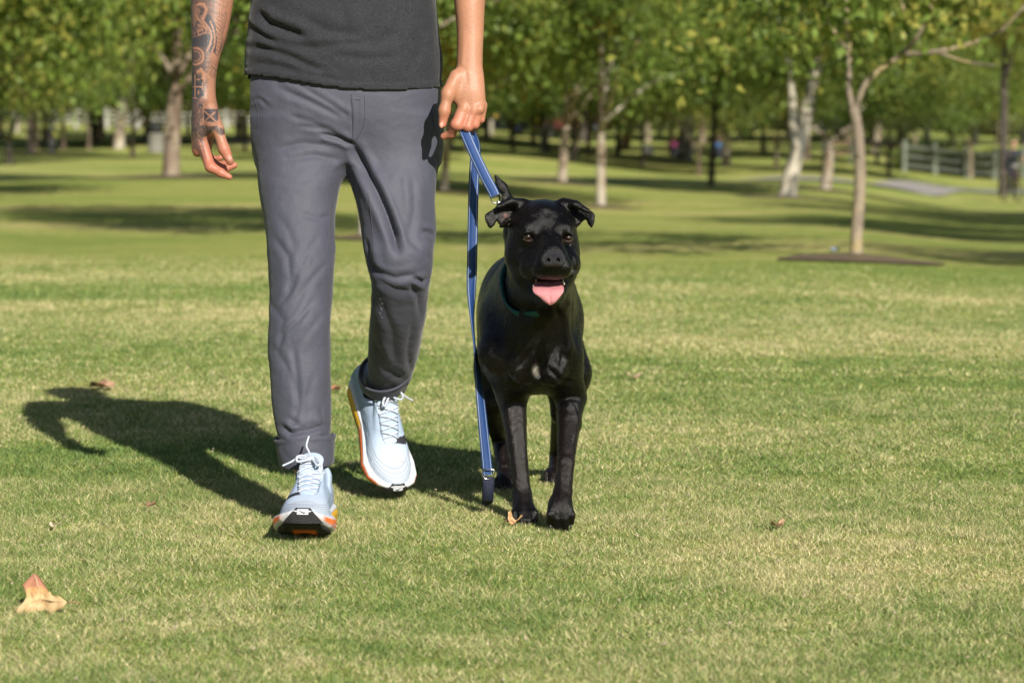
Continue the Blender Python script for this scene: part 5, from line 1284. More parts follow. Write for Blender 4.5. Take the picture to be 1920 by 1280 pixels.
# short glossy coat lying along the body
def fur(V, Q, count):
    g = np.random.default_rng(3); a = V[Q[:, 0]]; e1 = V[Q[:, 1]] - a; e2 = V[Q[:, 3]] - a
    ar = np.linalg.norm(np.cross(e1, e2), axis=1); fi = g.choice(len(Q), count, p=ar / ar.sum()); u, v = g.random((2, count, 1))
    R_ = a[fi] + e1[fi] * u + e2[fi] * v; NN = vnormals(V, Q)[Q[fi, 0]]; fx, fy = proj(R_); hdm = (fy < 560) & (R_[:, 1] < 5.86)
    # flow: on the head away from the nose, on the trunk back and down, on the legs down
    nosep = p(1038, 488, 5.58); fh = R_ - nosep; fh[:, 1] *= 1.6; fb = np.tile([0, .55, -.8], (count, 1)); fb[:, 0] += (R_[:, 0] - p(1005, 600, 5.9)[0]) * 3
    fl = np.where(hdm[:, None], fh / np.linalg.norm(fh, axis=1)[:, None], fb); fl = fl + .25 * np.stack([fbm(R_ * 30, 60 + i, 1) for i in range(3)], 1) + .10 * g.normal(size=(count, 3))
    fl -= NN * (fl * NN).sum(1)[:, None]; fl /= np.linalg.norm(fl, axis=1)[:, None] + 1e-6
    keep = ~((fx > 1016) & (fx < 1062) & (fy > 470) & (fy < 504) & (R_[:, 1] < 5.65)) & ~((fx > 994) & (fx < 1064) & (fy > 519) & (fy < 552) & (R_[:, 1] < 5.78)) & ~((np.hypot(fx - 990, fy - 445) < 9) | (np.hypot(fx - 1066, fy - 446) < 9)) 
    L = np.where(hdm, .0036, np.where(fy > 740, .0040, .0060))[:, None] * (.6 + .8 * g.random((count, 1))); sd = np.cross(fl, NN); w = .00042 * (.7 + .6 * g.random((count, 1)))
    T = R_ + fl * L + NN * (.06 + .10 * g.random((count, 1))) * L; R0 = R_ - NN * .0004
    VV = np.stack([R0 - sd * w, R0 + sd * w, T], 1)[keep].reshape(-1, 3); cc_ = col[Q[fi, 0]][keep] * (1 + .5 * g.random((keep.sum(), 1)))
    return VV, np.arange(len(VV)).reshape(-1, 3), np.repeat(cc_, 3, 0)
Vf, Ff, Cf = fur(V, Q, 110000)
mF, n, l, b = new_mat('coat_hair'); a_ = N(n, 'ShaderNodeVertexColor', layer_name='tone'); l.new(a_.outputs[0], b.inputs['Base Color']); b.inputs['Roughness'].default_value = .32; b.inputs['Specular IOR Level'].default_value = .10
tag(link('coat_hair', mk_mesh('coat_hair', Vf, Ff, {'tone': Cf}, smooth=False), mF, dog), kind='stuff')
# nose
F = Field(p(1041, 487, 5.60) - .035, p(1041, 487, 5.60) + .035, .0011)
nc = p(1037, 486, 5.6005)
F.ell(nc, (.0245, .014, .0155), .004); F.ell(nc + [0, -.003, .005], (.0205, .012, .0115), .006); F.ell(nc + [-.0130, -.003, -.003], (.0118, .011, .0118), .005); F.ell(nc + [.0130, -.003, -.003], (.0118, .011, .0118), .005)
F.cap(nc + [0, -.012, -.013], nc + [0, -.0155, .001], .0011, .0008, .001, mode='-')
for s_ in (-1, 1):
    F.ell(nc + [s_ * .0100, -.0135, -.0015], (.0044, .008, .0046), .0012, mode='-'); F.cap(nc + [s_ * .0105, -.012, -.004], nc + [s_ * .0175, -.005, -.006], .0016, .0012, .001, mode='-')
Vn, Qn = F.mesh(1)
link('nose', mk_mesh('nose', Vn, Qn), mat('nose_leather', (.020, .020, .026), (.012, .012, .016), rough=.42, scale=200, bump=.6, bscale=700), dog)
# tongue
rows_ = [(528, 1003, 1053, 5.695, 0), (533, 1001, 1055, 5.672, 0), (539, 999, 1057, 5.650, 0), (545, 999.5, 1057, 5.636, 0), (551, 1003, 1054.5, 5.630, 0), (557, 1010.5, 1050, 5.628, 0), (563, 1017, 1045.5, 5.628, 0), (568, 1022.5, 1041, 5.630, 0), (571.5, 1028, 1036, 5.634, 0)]
A = smooth_path([(a, b, c * 1.0) for a, b, c, d_, _ in rows_], 4); Dp = smooth_path([(d_, 0, 0) for _, _, _, d_, _ in rows_], 4)[:, 0]
Vt, Ft = [], []; nu = 16
for sd in (0, 1):
    for i, (a, b) in enumerate(zip(A, Dp)):
        for j in range(nu + 1):
            u = -1 + 2 * j / nu; x = (a[1] + a[2]) / 2 + u * (a[2] - a[1]) / 2
            q = p(x, a[0], b); edge = math.sqrt(max(0, 1 - u * u)); gr = -.0030 * math.exp(-(u / .14) ** 2)
            y = q[1] + (1 - edge) * .004 - (0 if sd else (.0035 * edge + gr)) + (.0055 * edge if sd else 0)
            Vt.append((q[0], y, q[2]))
nr_ = len(A) * (nu + 1)
for sd in (0, 1):
    for i in range(len(A) - 1):
        for j in range(nu):
            a = sd * nr_ + i * (nu + 1) + j; f = (a, a + 1, a + nu + 2, a + nu + 1); Ft.append(f if sd else f[::-1])
Vt = np.array(Vt); Vt[:, 1] += fbm(Vt * 120, 3, 2) * .0006
def tongue_mat():
    m = mat('tongue_flesh', (.64, .27, .29), (.58, .23, .25), rough=.42, scale=160, bump=.5, bscale=900, sss=.15, spec=.5); return m
link('tongue', mk_mesh('tongue', Vt, Ft), tongue_mat(), dog)
# lower teeth peeping beside the tongue, upper canines
mb = MB()
for a, b, l_ in ((1000, 537, .004), (1058, 534, .005), (1056, 524, .007), (1005, 524, .004)):
    q = p(a, b, 5.657); mb.tube([q, q + np.array([0, -.001, -l_ if b < 530 else l_])], [.0018, .0006], 6)
mb.build('teeth', mat('tooth', (.5, .46, .38), rough=.3), dog, True)['kind'] = 'stuff'
# eyes
m, n, l, b = new_mat('brown_eye')
tc = N(n, 'ShaderNodeTexCoord'); le = N(n, 'ShaderNodeVectorMath', operation='LENGTH')
mpp = N(n, 'ShaderNodeMapping'); mpp.inputs['Scale'].default_value = (1, .0, 1); l.new(tc.outputs['Object'], mpp.inputs[0]); l.new(mpp.outputs[0], le.inputs[0])
r_ = ramp(n, [(0.0, (.004, .003, .003)), (.0036, (.004, .003, .003)), (.0042, (.030, .010, .005)), (.0072, (.018, .006, .004)), (.0080, (.012, .006, .005))]); l.new(le.outputs['Value'], r_.inputs[0]); l.new(r_.outputs[0], b.inputs['Base Color'])
b.inputs['Roughness'].default_value = .08; b.inputs['Coat Weight'].default_value = .6
import bmesh
for a, bb, d_ in ((990, 444.5, 5.704), (1066, 446, 5.708)):
    me = bpy.data.meshes.new('eye'); bm = bmesh.new(); bmesh.ops.create_uvsphere(bm, u_segments=24, v_segments=16, radius=.0095); bm.to_mesh(me); bm.free(); me.shade_smooth()
    o = link('eye', me, m, dog); o.location = tuple(p(a, bb, d_)); 
    o.matrix_parent_inverse = Matrix.Translation(-Vector(dog.location))
# claws
mb = MB()
for a, b_ in claws: mb.tube([a, (a + b_) / 2 + [0, -.001, .0015], b_], [.0030, .0024, .0007], 6)
mb.build('claws', mat('claw', (.05, .045, .045), rough=.35), dog, True)['kind'] = 'stuff'
# whiskers and edge hairs
mb = MB(); rr = random.Random(4)
for s_ in (-1, 1):
    for k in range(7):
        q = p(1034 + s_ * (16 + rr.random() * 8), 500 + rr.random() * 12, 5.632); e = q + np.array([s_ * (.018 + .015 * rr.random()), -.004, -.004 + .012 * (rr.random() - .5)])
        mb.tube([q, (q + e) / 2 + [0, 0, .002], e], [.00035, .0003, .00012], 3)
mb.build('whiskers', mat('whisker', (.02, .02, .02), rough=.4), dog)['kind'] = 'stuff'

# ---- teal collar with a dark tag
cc = p(1010, 500, 5.865)
na = np.array([-.42, -.66, .62]); na /= np.linalg.norm(na)
uu = np.cross(na, (0, 0, 1)); uu /= np.linalg.norm(uu); vv = np.cross(na, uu)
cpts = []
for k in range(72):
    a = 2 * math.pi * k / 72; d_ = math.cos(a) * uu + math.sin(a) * vv
    # shoot from outside to the neck
    s0 = cc + d_ * .17; h = dbt.ray_cast(Vector(s0), Vector(-d_))
    r0 = .17 - h[3] if h[0] is not None else .09
    cpts.append(min(max(r0, .06), .125))
cpts = np.array(cpts)
for k in range(72):
    a = 2 * math.pi * k / 72; q_ = cc + (math.cos(a) * uu + math.sin(a) * vv) * cpts[k]
    if proj(q_[None])[0][0] > 1030: cpts[k] -= .016
for _ in range(3): cpts = (np.roll(cpts, 1) + 2 * cpts + np.roll(cpts, -1)) / 4
Vc, Fc = [], []
for k in range(72):
    a = 2 * math.pi * k / 72; d_ = math.cos(a) * uu + math.sin(a) * vv
    for (dr, dw) in ((.0045, -.010), (.0055, -.004), (.0055, .004), (.0045, .010), (.0, .0105), (.0, -.0105)): Vc.append(cc + d_ * (cpts[k] + dr) + na * dw)
for k in range(72):
    for j in range(6): Fc.append((k * 6 + j, k * 6 + (j + 1) % 6, ((k + 1) % 72) * 6 + (j + 1) % 6, ((k + 1) % 72) * 6 + j))
collar = link('collar', mk_mesh('collar', np.array(Vc), Fc), mat('teal_webbing', (.008, .11, .11), (.006, .08, .085), rough=.6, scale=300, bump=.5, bscale=900), dog)
mb = MB(); h = cast(988, 592, dbt, .003); tq = h[0] if h else p(988, 590, 5.79)
mb.tube([tq + [0, -.002, 0], tq + [0, .0015, 0]], [.0175, .0175], 28); mb.build('name_disc', mat('dark_disc', (.003, .005, .007), rough=.45, spec=.2), collar)

# ================================================================== the leash
def ribbon(path, width, n=10, th=.0016):
    """path rows: px, py, d, face angle about the run (radians, 0 = facing camera), width factor"""
    A = smooth_path(np.array([(*P(a, b, d_), ang, wf) for a, b, d_, ang, wf in path]), n)
    V, Fq, UV = [], [], []; s = 0
    for i in range(len(A)):
        c = A[i, :3]; t = A[min(i + 1, len(A) - 1), :3] - A[max(i - 1, 0), :3]; t /= np.linalg.norm(t)
        if i: s += np.linalg.norm(c - A[i - 1, :3])
        side = np.cross(t, (0, -1, 0)); side /= np.linalg.norm(side); nrm = np.cross(side, t)
        ca, sa = math.cos(A[i, 3]), math.sin(A[i, 3]); w = (side * ca + nrm * sa) * width * .5 * A[i, 4]; nn = (nrm * ca - side * sa) * th * .5
        for (u, q) in ((0, -w + nn), (0.5, nn), (1, w + nn), (1, w - nn), (.5, -nn), (0, -w - nn)): V.append(c + q); UV.append((u, s / width))
    for i in range(len(A) - 1):
        for j in range(6): Fq.append((i * 6 + j, i * 6 + (j + 1) % 6, (i + 1) * 6 + (j + 1) % 6, (i + 1) * 6 + j))
    Fq = [f for f in Fq]
    return np.array(V), Fq, UV, A
def leash_mat():
    m, n, l, b = new_mat('blue_webbing')
    uv = N(n, 'ShaderNodeUVMap', uv_map='UVMap'); sp = N(n, 'ShaderNodeSeparateXYZ'); l.new(uv.outputs[0], sp.inputs[0])
    def math_(op, a, b_=None, c=None):
        q = N(n, 'ShaderNodeMath', operation=op)
        for i, v in enumerate((a, b_, c)):
            if v is None: continue
            if isinstance(v, (int, float)): q.inputs[i].default_value = v
            else: l.new(v, q.inputs[i])
        return q.outputs[0]
    e = math_('ABSOLUTE', math_('SUBTRACT', math_('ABSOLUTE', math_('SUBTRACT', sp.outputs[0], .5)), .36)); line = math_('LESS_THAN', e, .035)
    dash = math_('LESS_THAN', math_('FRACT', math_('MULTIPLY', sp.outputs[1], 5.5)), .66)
    k = math_('MULTIPLY', line, dash)
    ribs = math_('SINE', math_('MULTIPLY', sp.outputs[1], 75.0)); tc = N(n, 'ShaderNodeTexCoord')
    nz = N(n, 'ShaderNodeTexNoise', i_Scale=400.0); l.new(tc.outputs['Object'], nz.inputs[0])
    r = ramp(n, [(.3, (.006, .036, .150)), (.7, (.009, .052, .200))]); l.new(nz.outputs[0], r.inputs[0])
    mx = N(n, 'ShaderNodeMix', data_type='RGBA'); l.new(k, mx.inputs[0]); l.new(r.outputs[0], mx.inputs[6]); mx.inputs[7].default_value = (.42, .48, .55, 1)
    l.new(mx.outputs[2], b.inputs['Base Color']); b.inputs['Roughness'].default_value = .6
    ad = math_('ADD', math_('MULTIPLY', ribs, .25), nz.outputs[0]); bp = N(n, 'ShaderNodeBump', i_Strength=.5, i_Distance=.001); l.new(ad, bp.inputs['Height']); l.new(bp.outputs[0], b.inputs['Normal'])
    return m
M_leash = leash_mat(); M_steel = mat('bright_steel', (.62, .60, .56), rough=.22, metal=1)
lc = P(890, 500, 5.93)
leash = empty('leash', (lc[0], lc[1], 0))
tag(leash, 'blue nylon leash with white stitching running from the left hand to the dog', 'leash')
W = .0225
V, Fq, UV, _ = ribbon([(874, 226, 5.905, .5, 1), (868, 238, 5.882, .3, 1), (876, 258, 5.862, .15, 1), (890, 290, 5.845, .1, 1), (908, 328, 5.835, .1, 1), (924, 358, 5.83, .1, 1), (929, 370, 5.828, .1, 1)], W)
link('strap', mk_mesh('strap', V, Fq, uv=UV), M_leash, leash)
V, Fq, UV, A2_ = ribbon([(884, 232, 5.915, 1.35, 1), (889, 252, 5.905, 1.1, 1), (893, 272, 5.90, .8, 1), (891, 300, 5.90, .35, 1), (888, 350, 5.905, .0, .98), (886.5, 420, 5.91, .0, .98), (885, 500, 5.915, .15, .98), (884, 540, 5.92, .55, 1), (885, 590, 5.925, 1.15, 1), (889, 640, 5.93, 1.42, 1),
                     (893, 675, 5.935, 1.2, 1), (899, 730, 5.94, .75, 1), (906, 800, 5.945, .45, 1), (912, 860, 5.95, .3, 1), (915, 890, 5.95, .2, 1)], W)
link('strap', mk_mesh('strap', V, Fq, uv=UV), M_leash, leash)
V, Fq, UV, _ = ribbon([(915.5, 893, 5.948, .2, 1.1), (916, 905, 5.94, .2, 1.1), (915, 925, 5.943, .15, 1.1), (914, 939, 5.955, .1, 1.1), (914, 934, 5.970, .1, 1.1), (915, 905, 5.968, .1, 1.1)], W)
link('end_loop', mk_mesh('end_loop', V, Fq, uv=UV), mat('navy_webbing', (.006, .010, .030), (.008, .013, .04), rough=.6, scale=300, bump=.4, bscale=900), leash)
mb = MB(); c = P(915.5, 886, 5.945)
pts = [c + np.array([.0135 * math.cos(t), -.003, .0135 * math.sin(t)]) for t in np.linspace(math.pi * .9, math.pi * 2.1, 16)]; pts = pts + [c + np.array([.0125, -.003, .008]), c + np.array([-.0125, -.003, .008]), pts[0]]
mb.tube(pts, .0013, 7, cap=False); mb.build('d_ring', M_steel, leash, True)
# clip: swivel eye, body, hook
mb = MB(); c = P(930, 371, 5.826); dr = P(938, 388, 5.828) - c; dr /= np.linalg.norm(dr); sd = np.cross(dr, (0, -1, 0)); sd /= np.linalg.norm(sd)
mb.tube([c - sd * .0115 - dr * .004, c + sd * .0115 - dr * .004, c + sd * .0105 + dr * .006, c + sd * .004 + dr * .012, c - sd * .004 + dr * .012, c - sd * .0105 + dr * .006, c - sd * .0115 - dr * .004], .0019, 8, cap=False)
mb.tube([c + dr * .008, c + dr * .013, c + dr * .016, c + dr * .022], [.0045, .0048, .003, .0034], 10)
hk = smooth_path([c + dr * .020, c + dr * .025 + sd * .008, c + dr * .036 + sd * .009, c + dr * .045 + sd * .002, c + dr * .040 - sd * .007, c + dr * .028 - sd * .007, c + dr * .021], 4); mb.tube(hk, .0022, 8)
mb.build('clip', M_steel, leash, True)
# ================================================================== things in the background
def gz(x, y): return float(ground_z(x, y))
def XY(px_, d): return (px_ - 960) / FPX * d, d
def strip(name, pts, w, m, lift=.05, kind='structure', th=None):
    """ground strip along world xy points, w = width"""
    A = smooth_path([(a, b, 0) for a, b in pts], 10); V = []; F_ = []
    for i in range(len(A)):
        t = A[min(i + 1, len(A) - 1)] - A[max(i - 1, 0)]; t /= np.linalg.norm(t) + 1e-9; n_ = np.array([-t[1], t[0], 0])
        for u in (-1, -.33, .33, 1): q = A[i] + n_ * w / 2 * u; V.append((q[0], q[1], gz(q[0], q[1]) + lift))
    for i in range(len(A) - 1):
        for j in range(3): F_.append((i * 4 + j, i * 4 + j + 1, i * 4 + j + 5, i * 4 + j + 4))
    o = link(name, mk_mesh(name, V, F_), m); o['kind'] = kind; return o
M_conc = mat('concrete', (.33, .31, .29), (.26, .245, .235), rough=.9, scale=1.5, bump=.3, bscale=60)
M_sand = mat('sandy_path', (.44, .37, .29), (.36, .30, .23), rough=.95, scale=2, bump=.3, bscale=60)
q = [at(a, b) for a, b in ((1420, 338), (1600, 343), (1750, 352), (1900, 362))]
strip('path', [(v[0], v[1]) for v in q] + [(q[-1][0] + 6, q[-1][1] - 5)], 2.4, M_conc)
q = [at(a, b) for a, b in ((250, 268), (360, 269), (470, 270), (620, 269))]
strip('dirt_path', [(v[0], v[1]) for v in q], 3.4, M_sand)
q = [at(a, b) for a, b in ((1080, 272), (1140, 270), (1200, 272))]
# ---- fences
def rail_fence(label, P0, P1, npost, hgt, rails, mpost, mrail, post_r=.06, rail_h=.06, group=None, turned=False):
    x0, y0 = P0; x1, y1 = P1; root = empty('fence', (x0, y0, gz(x0, y0))); tag(root, label, 'fence', group)
    ang = math.atan2(y1 - y0, x1 - x0); L = math.hypot(x1 - x0, y1 - y0); o0 = np.array([x0, y0, gz(x0, y0)])
    pm = MB()
    if turned:
        pm.tube([(0, 0, -.1), (0, 0, .10), (0, 0, .22), (0, 0, .34), (0, 0, .46), (0, 0, .58), (0, 0, .70), (0, 0, .82), (0, 0, hgt - .12), (0, 0, hgt - .03), (0, 0, hgt)], [post_r * k for k in (1.1, 1.1, .8, 1.12, .8, 1.12, .8, 1.1, .95, 1.2, .5)], 10)
    else: pm.box((0, 0, hgt / 2 - .05), (post_r, post_r, hgt / 2 + .05)).box((0, 0, hgt + .012), (post_r * 1.25, post_r * 1.25, .02))
    me = pm.mesh('post'); me.materials.append(mpost)
    rm = MB(); seg = L / (npost - 1); rm.box((seg / 2, 0, 0), (seg / 2 - .01, .022, rail_h)); mr = rm.mesh('rail'); mr.materials.append(mrail)
    for i in range(npost):
        t = i / (npost - 1); x, y = x0 + (x1 - x0) * t, y0 + (y1 - y0) * t; z = gz(x, y)
        p_ = link('post', me, None, root); p_.matrix_parent_inverse = Matrix(); p_.location = (x - x0, y - y0, z - o0[2]); p_.rotation_euler = (0, 0, ang)
        if i < npost - 1:
            x2, y2 = x0 + (x1 - x0) * (i + 1) / (npost - 1), y0 + (y1 - y0) * (i + 1) / (npost - 1); sl = math.atan2(gz(x2, y2) - z, seg)
            for hz in rails:
                r_ = link('rail', mr, None, root); r_.matrix_parent_inverse = Matrix(); r_.location = (x - x0, y - y0, z - o0[2] + hz); r_.rotation_euler = (0, -sl, ang)
    return root
M_wf = mat('white_paint', (.42, .41, .38), (.34, .33, .31), rough=.7, scale=3); M_gp = mat('grey_green_post', (.20, .22, .175), (.11, .125, .10), rough=.85, scale=9); M_dr = mat('dark_rail', (.085, .095, .08), (.06, .068, .056), rough=.85)
M_wd = mat('brown_rail', (.20, .13, .08), (.15, .10, .06), rough=.85, scale=6)
rail_fence('long white rail fence on the far side of the park at the left', XY(-90, 150), XY(480, 158), 11, 1.15, (.35, .65, .95), M_wf, M_wf, .09, .045)
A_ = at(1695, 322); B_ = at(1905, 337); HD = [A_, B_]
rail_fence('fence with turned grey-green posts and dark rails behind the path', (A_[0], A_[1]), (B_[0] + .3, B_[1]), 5, 1.25, (.25, .6, .95), M_gp, M_dr, .10, .07, turned=True)
A_ = at(1545, 312); B_ = at(1690, 312)
rail_fence('low wooden fence with brown top rail between the trees', (A_[0], A_[1]), (B_[0], B_[1]), 4, .95, (.45, .85), M_gp, M_wd, .06, .09)
A_ = XY(1690, 150); B_ = XY(1960, 152)
rail_fence('white-topped post fence on the grassy bank far right', A_, B_, 7, 1.25, (.3,), M_wf, M_dr, .16, .04)
# ---- grassy bank and hillside right
def mound(name, c, r, h, m, seed):
    n1, n2 = 40, 16; V = []; F_ = []
    for j in range(n2 + 1):
        t = j / n2
        for i in range(n1):
            a = 2 * math.pi * i / n1; x, y = c[0] + r[0] * t * math.cos(a), c[1] + r[1] * t * math.sin(a)
            V.append((x, y, gz(x, y) - .05 + h * (math.cos(t * math.pi) * .5 + .5)))
    V = np.array(V); V[:, 2] += fbm(V * .35, seed, 2) * h * .15
    for j in range(n2):
        for i in range(n1): F_.append((j * n1 + i, (j + 1) * n1 + i, (j + 1) * n1 + (i + 1) % n1, j * n1 + (i + 1) % n1))
    o = link(name, mk_mesh(name, V, F_), m); o['kind'] = 'structure'; return o
M_hill = mat('dry_hillside', (.15, .16, .075), (.26, .22, .12), rough=.95, scale=.35, bump=.6, bscale=3)
mound('grassy_bank', XY(1850, 128), (9, 7), .75, bpy.data.materials['lawn_floor'], 3)
mound('hillside', XY(1760, 330), (60, 60), 13, M_hill, 5)
mound('hillside', XY(1500, 380), (70, 60), 12, M_hill, 6)
# bushes on and before the hillside
def bush(px_, d, r, h, kind, label, hz=0.0):
    x, y = XY(px_, d); root = empty('bush', (x, y, gz(x, y) - .05)); tag(root, label, 'bush', 'bushes along the far edge')
    o = link('foliage', CROWN[int(px_) % 4], None, root); o.matrix_parent_inverse = Matrix(); o.location = (0, 0, h * .5 + hz); o.scale = (r, r, h * .72); o.rotation_euler = (0, 0, px_)
    o.material_slots[0].link = 'OBJECT'; o.material_slots[0].material = LEAF[kind]
    mb = MB()
    for k in range(4): mb.tube([(0, 0, 0), (.12 * math.cos(k * 1.6) * r, .12 * math.sin(k * 1.6) * r, h * .6)], [.05, .02], 5)
    mb.build('stem', BARK['brown'], root, True).matrix_parent_inverse = Matrix()
rr = random.Random(21)
for i, px_ in enumerate(range(1570, 1990, 42)):
    bush(px_ + rr.uniform(-12, 12), rr.uniform(160, 190), rr.uniform(2.4, 3.6), rr.uniform(2.4, 3.8), rr.choice(['grey', 'grey', 'olive']), '%s bush on the dry slope at the right, %s' % (('low', 'broad', 'rounded', 'ragged')[i % 4], ('by the fence corner', 'above the turned posts', 'by the edge')[min(2, i // 4)]))
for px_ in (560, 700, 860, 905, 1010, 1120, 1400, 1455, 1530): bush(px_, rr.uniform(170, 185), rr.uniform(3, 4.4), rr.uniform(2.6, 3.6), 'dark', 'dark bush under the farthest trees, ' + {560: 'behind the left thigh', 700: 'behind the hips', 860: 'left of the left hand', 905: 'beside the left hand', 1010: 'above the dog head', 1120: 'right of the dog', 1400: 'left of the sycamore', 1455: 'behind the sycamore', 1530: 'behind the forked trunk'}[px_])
for px_ in (-30, 60, 150, 250, 330, 430): bush(px_, rr.uniform(176, 196), rr.uniform(3.4, 4.8), rr.uniform(3.0, 4.2), rr.choice(['olive', 'dark', 'green']), '%s bush behind the white fence' % {-30: 'leftmost', 60: 'low', 150: 'rounded', 250: 'broad', 330: 'ragged', 430: 'rightmost'}[px_])
for px_ in (1712, 1748, 1784, 1822, 1860, 1898): bush(px_, float(np.interp(px_, [1695, 1905], [HD[0][1], HD[1][1]])) + 1.8, 1.15, 1.15, 'dark', 'dark foliage filling in for the shade behind the turned fence posts, ' + {1712: 'first from the left', 1748: 'second from the left', 1784: 'third from the left', 1822: 'before the tall dark trunk', 1860: 'beside the tall dark trunk', 1898: 'behind the cyclist'}[px_])  # row added to stand in for the dark shade between the posts
# ---- litter bin (left)
g = at(293, 287); b_ = empty('litter_bin', g); tag(b_, 'pale concrete litter bin with dark domed lid beside the stout brown trunk', 'bin')
def lathe(mb, prof, n=20, c=(0, 0, 0)): mb.tube([(c[0], c[1], c[2] + z) for r, z in prof], [r for r, z in prof], n)
s_ = g[1] / FPX
mb = MB(); lathe(mb, [(.30, 0), (.31, .04), (.29, .08), (.29, .62), (.31, .66), (.30, .70)]); mb.build('bin_body', mat('aggregate', (.24, .23, .20), (.15, .145, .13), rough=.9, scale=25), b_, True).matrix_parent_inverse = Matrix()
mb = MB(); lathe(mb, [(.27, .70), (.27, .86), (.30, .88), (.29, .95), (.20, 1.04), (.06, 1.08)]); mb.build('lid', mat('dark_lid', (.02, .022, .025), rough=.5), b_, True).matrix_parent_inverse = Matrix()
# ---- post with small round white lamp (beside the tattooed hand)
g = at(459, 284); b_ = empty('bollard', g); tag(b_, 'dark bollard post with a white ball beside the sandy path', 'post')
mb = MB(); lathe(mb, [(.09, 0), (.09, .1), (.07, .12), (.07, .80), (.09, .84)]); mb.build('post', mat('dark_metal', (.02, .022, .025), rough=.5), b_, True).matrix_parent_inverse = Matrix()
g2 = at(450, 268); b2 = empty('drinking_fountain', (g2[0], g2[1], g2[2])); tag(b2, 'small white drinking fountain on a dark stem left of the trousers', 'fountain')
mb = MB(); lathe(mb, [(.10, 0), (.07, .1), (.07, .55)]); mb.build('stem', bpy.data.materials['dark_metal'], b2, True).matrix_parent_inverse = Matrix()
mb = MB(); lathe(mb, [(.10, .55), (.24, .66), (.26, .78), (.20, .84), (.02, .82)]); mb.build('basin', M_wf, b2, True).matrix_parent_inverse = Matrix()
# ---- white box
g = at(1214, 291); b_ = empty('utility_box', g); tag(b_, 'low white utility box on the grass between two trunks', 'box'); s_ = g[1] / FPX
mb = MB(); mb.box((0, 0, .20), (.24, .2, .20)); mb.box((0, 0, .415), (.26, .22, .015)); mb.build('case', M_wf, b_).matrix_parent_inverse = Matrix()
mb = MB(); mb.box((0, -.205, .2), (.20, .006, .15)); mb.build('door', mat('grey_paint', (.5, .5, .48), rough=.6), b_).matrix_parent_inverse = Matrix()
# ---- people far away: one seated by a trunk, one in blue, cyclist
def figure(name, root, joints, rad, m, k=.02, h=.012):
    pass
def small_person(px_, py_, label, top, bottom, hair, pose='stand', scale=1.0, face=0.0):
    g = at(px_, py_); root = empty('person', g); tag(root, label, 'person'); s = scale
    c_, sn = math.cos(face), math.sin(face)
    def w(x, y, z): return np.array([(x * c_ - y * sn) * s, (x * sn + y * c_) * s, z * s])
    if pose == 'stand': hip, kn, ft, shz, el, ha = .92, [(-.11, -.03, .48), (.11, .06, .48)], [(-.12, -.02, .06), (.12, .14, .06)], 1.42, [(-.27, 0, 1.12), (.27, -.04, 1.12)], [(-.26, -.12, .88), (.26, -.16, .90)]; hy = 0
    elif pose == 'sit': hip, kn, ft, shz, el, ha = .16, [(-.14, -.34, .42), (.16, -.36, .40)], [(-.14, -.52, .05), (.18, -.56, .05)], .64, [(-.24, -.14, .40), (.24, -.14, .40)], [(-.12, -.34, .42), (.12, -.34, .42)]; hy = 0
    else: hip, kn, ft, shz, el, ha = .95, [(-.10, -.34, .70), (.10, -.22, .50)], [(-.10, -.22, .34), (.10, -.05, .13)], 1.38, [(-.26, -.36, 1.16), (.26, -.36, 1.16)], [(-.22, -.58, 1.06), (.22, -.58, 1.06)]; hy = -.20
    F = Field(w(-.6, -.6, 0).clip(-9, 0) * 0 + [-.8 * s, -.8 * s, -.02], [.8 * s, .8 * s, 1.85 * s], .022)
    for i, sd in enumerate((-1, 1)):
        F.cap(w(sd * .09, 0, hip), w(*kn[i]), .085 * s, .06 * s, .03); F.cap(w(*kn[i]), w(*ft[i]), .06 * s, .042 * s, .02); F.cap(w(*ft[i]), w(ft[i][0], ft[i][1] - .14, ft[i][2] - .02), .045 * s, .04 * s, .02)
        F.cap(w(sd * .18, hy, shz), w(*el[i]), .055 * s, .045 * s, .03); F.cap(w(*el[i]), w(*ha[i]), .042 * s, .032 * s, .02)
    F.cap(w(0, 0, hip), w(0, hy, shz - .10), .145 * s, .165 * s, .05); F.cap(w(0, hy, shz), w(0, hy - .02, shz + .14), .05 * s, .05 * s, .03); F.ell(w(0, hy - .03, shz + .23), (.085 * s, .10 * s, .12 * s), .02)
    V, Q = F.mesh(1); z = V[:, 2] / s
    col = np.tile(np.array([.45, .27, .19]), (len(V), 1)); tm = (z > hip - .05) & (z < shz + .05) & (np.abs(V[:, 0]) < .30 * s); col[tm] = top
    lm = z <= hip - .04; col[lm] = bottom
    if pose == 'sit': col[(z < .5) & (V[:, 1] * c_ - V[:, 0] * sn < -.12 * s)] = bottom
    col[z < .09 if pose == 'stand' else z < .0] = (.05, .05, .05)
    link('body', mk_mesh('body', V, Q, {'tone': col}), vc_mat('cloth_and_skin_' + label.split()[2], .8), root).matrix_parent_inverse = Matrix()
    F = Field([-.3, -.6, shz * s], [.3, .4, 1.9 * s], .02); F.ell(w(0, hy - .01, shz + .26), (.098 * s, .11 * s, .115 * s), .01); F.ell(w(0, hy - .13, shz + .19), (.085 * s, .07 * s, .09 * s), .01, mode='-')
    V, Q = F.mesh(1); link('hair', mk_mesh('hair', V, Q), mat('hair', hair, rough=.6), root).matrix_parent_inverse = Matrix()
    return root, w
small_person(1262, 296, 'seated person in magenta leaning against the thick grey trunk', (.35, .05, .16), (.05, .05, .07), (.03, .02, .015), 'sit', .95, .4)
small_person(1346, 300, 'person in a blue top sitting on the grass behind the thin dark trunk', (.06, .16, .36), (.03, .035, .05), (.03, .02, .015), 'sit', 1.0, -.3)
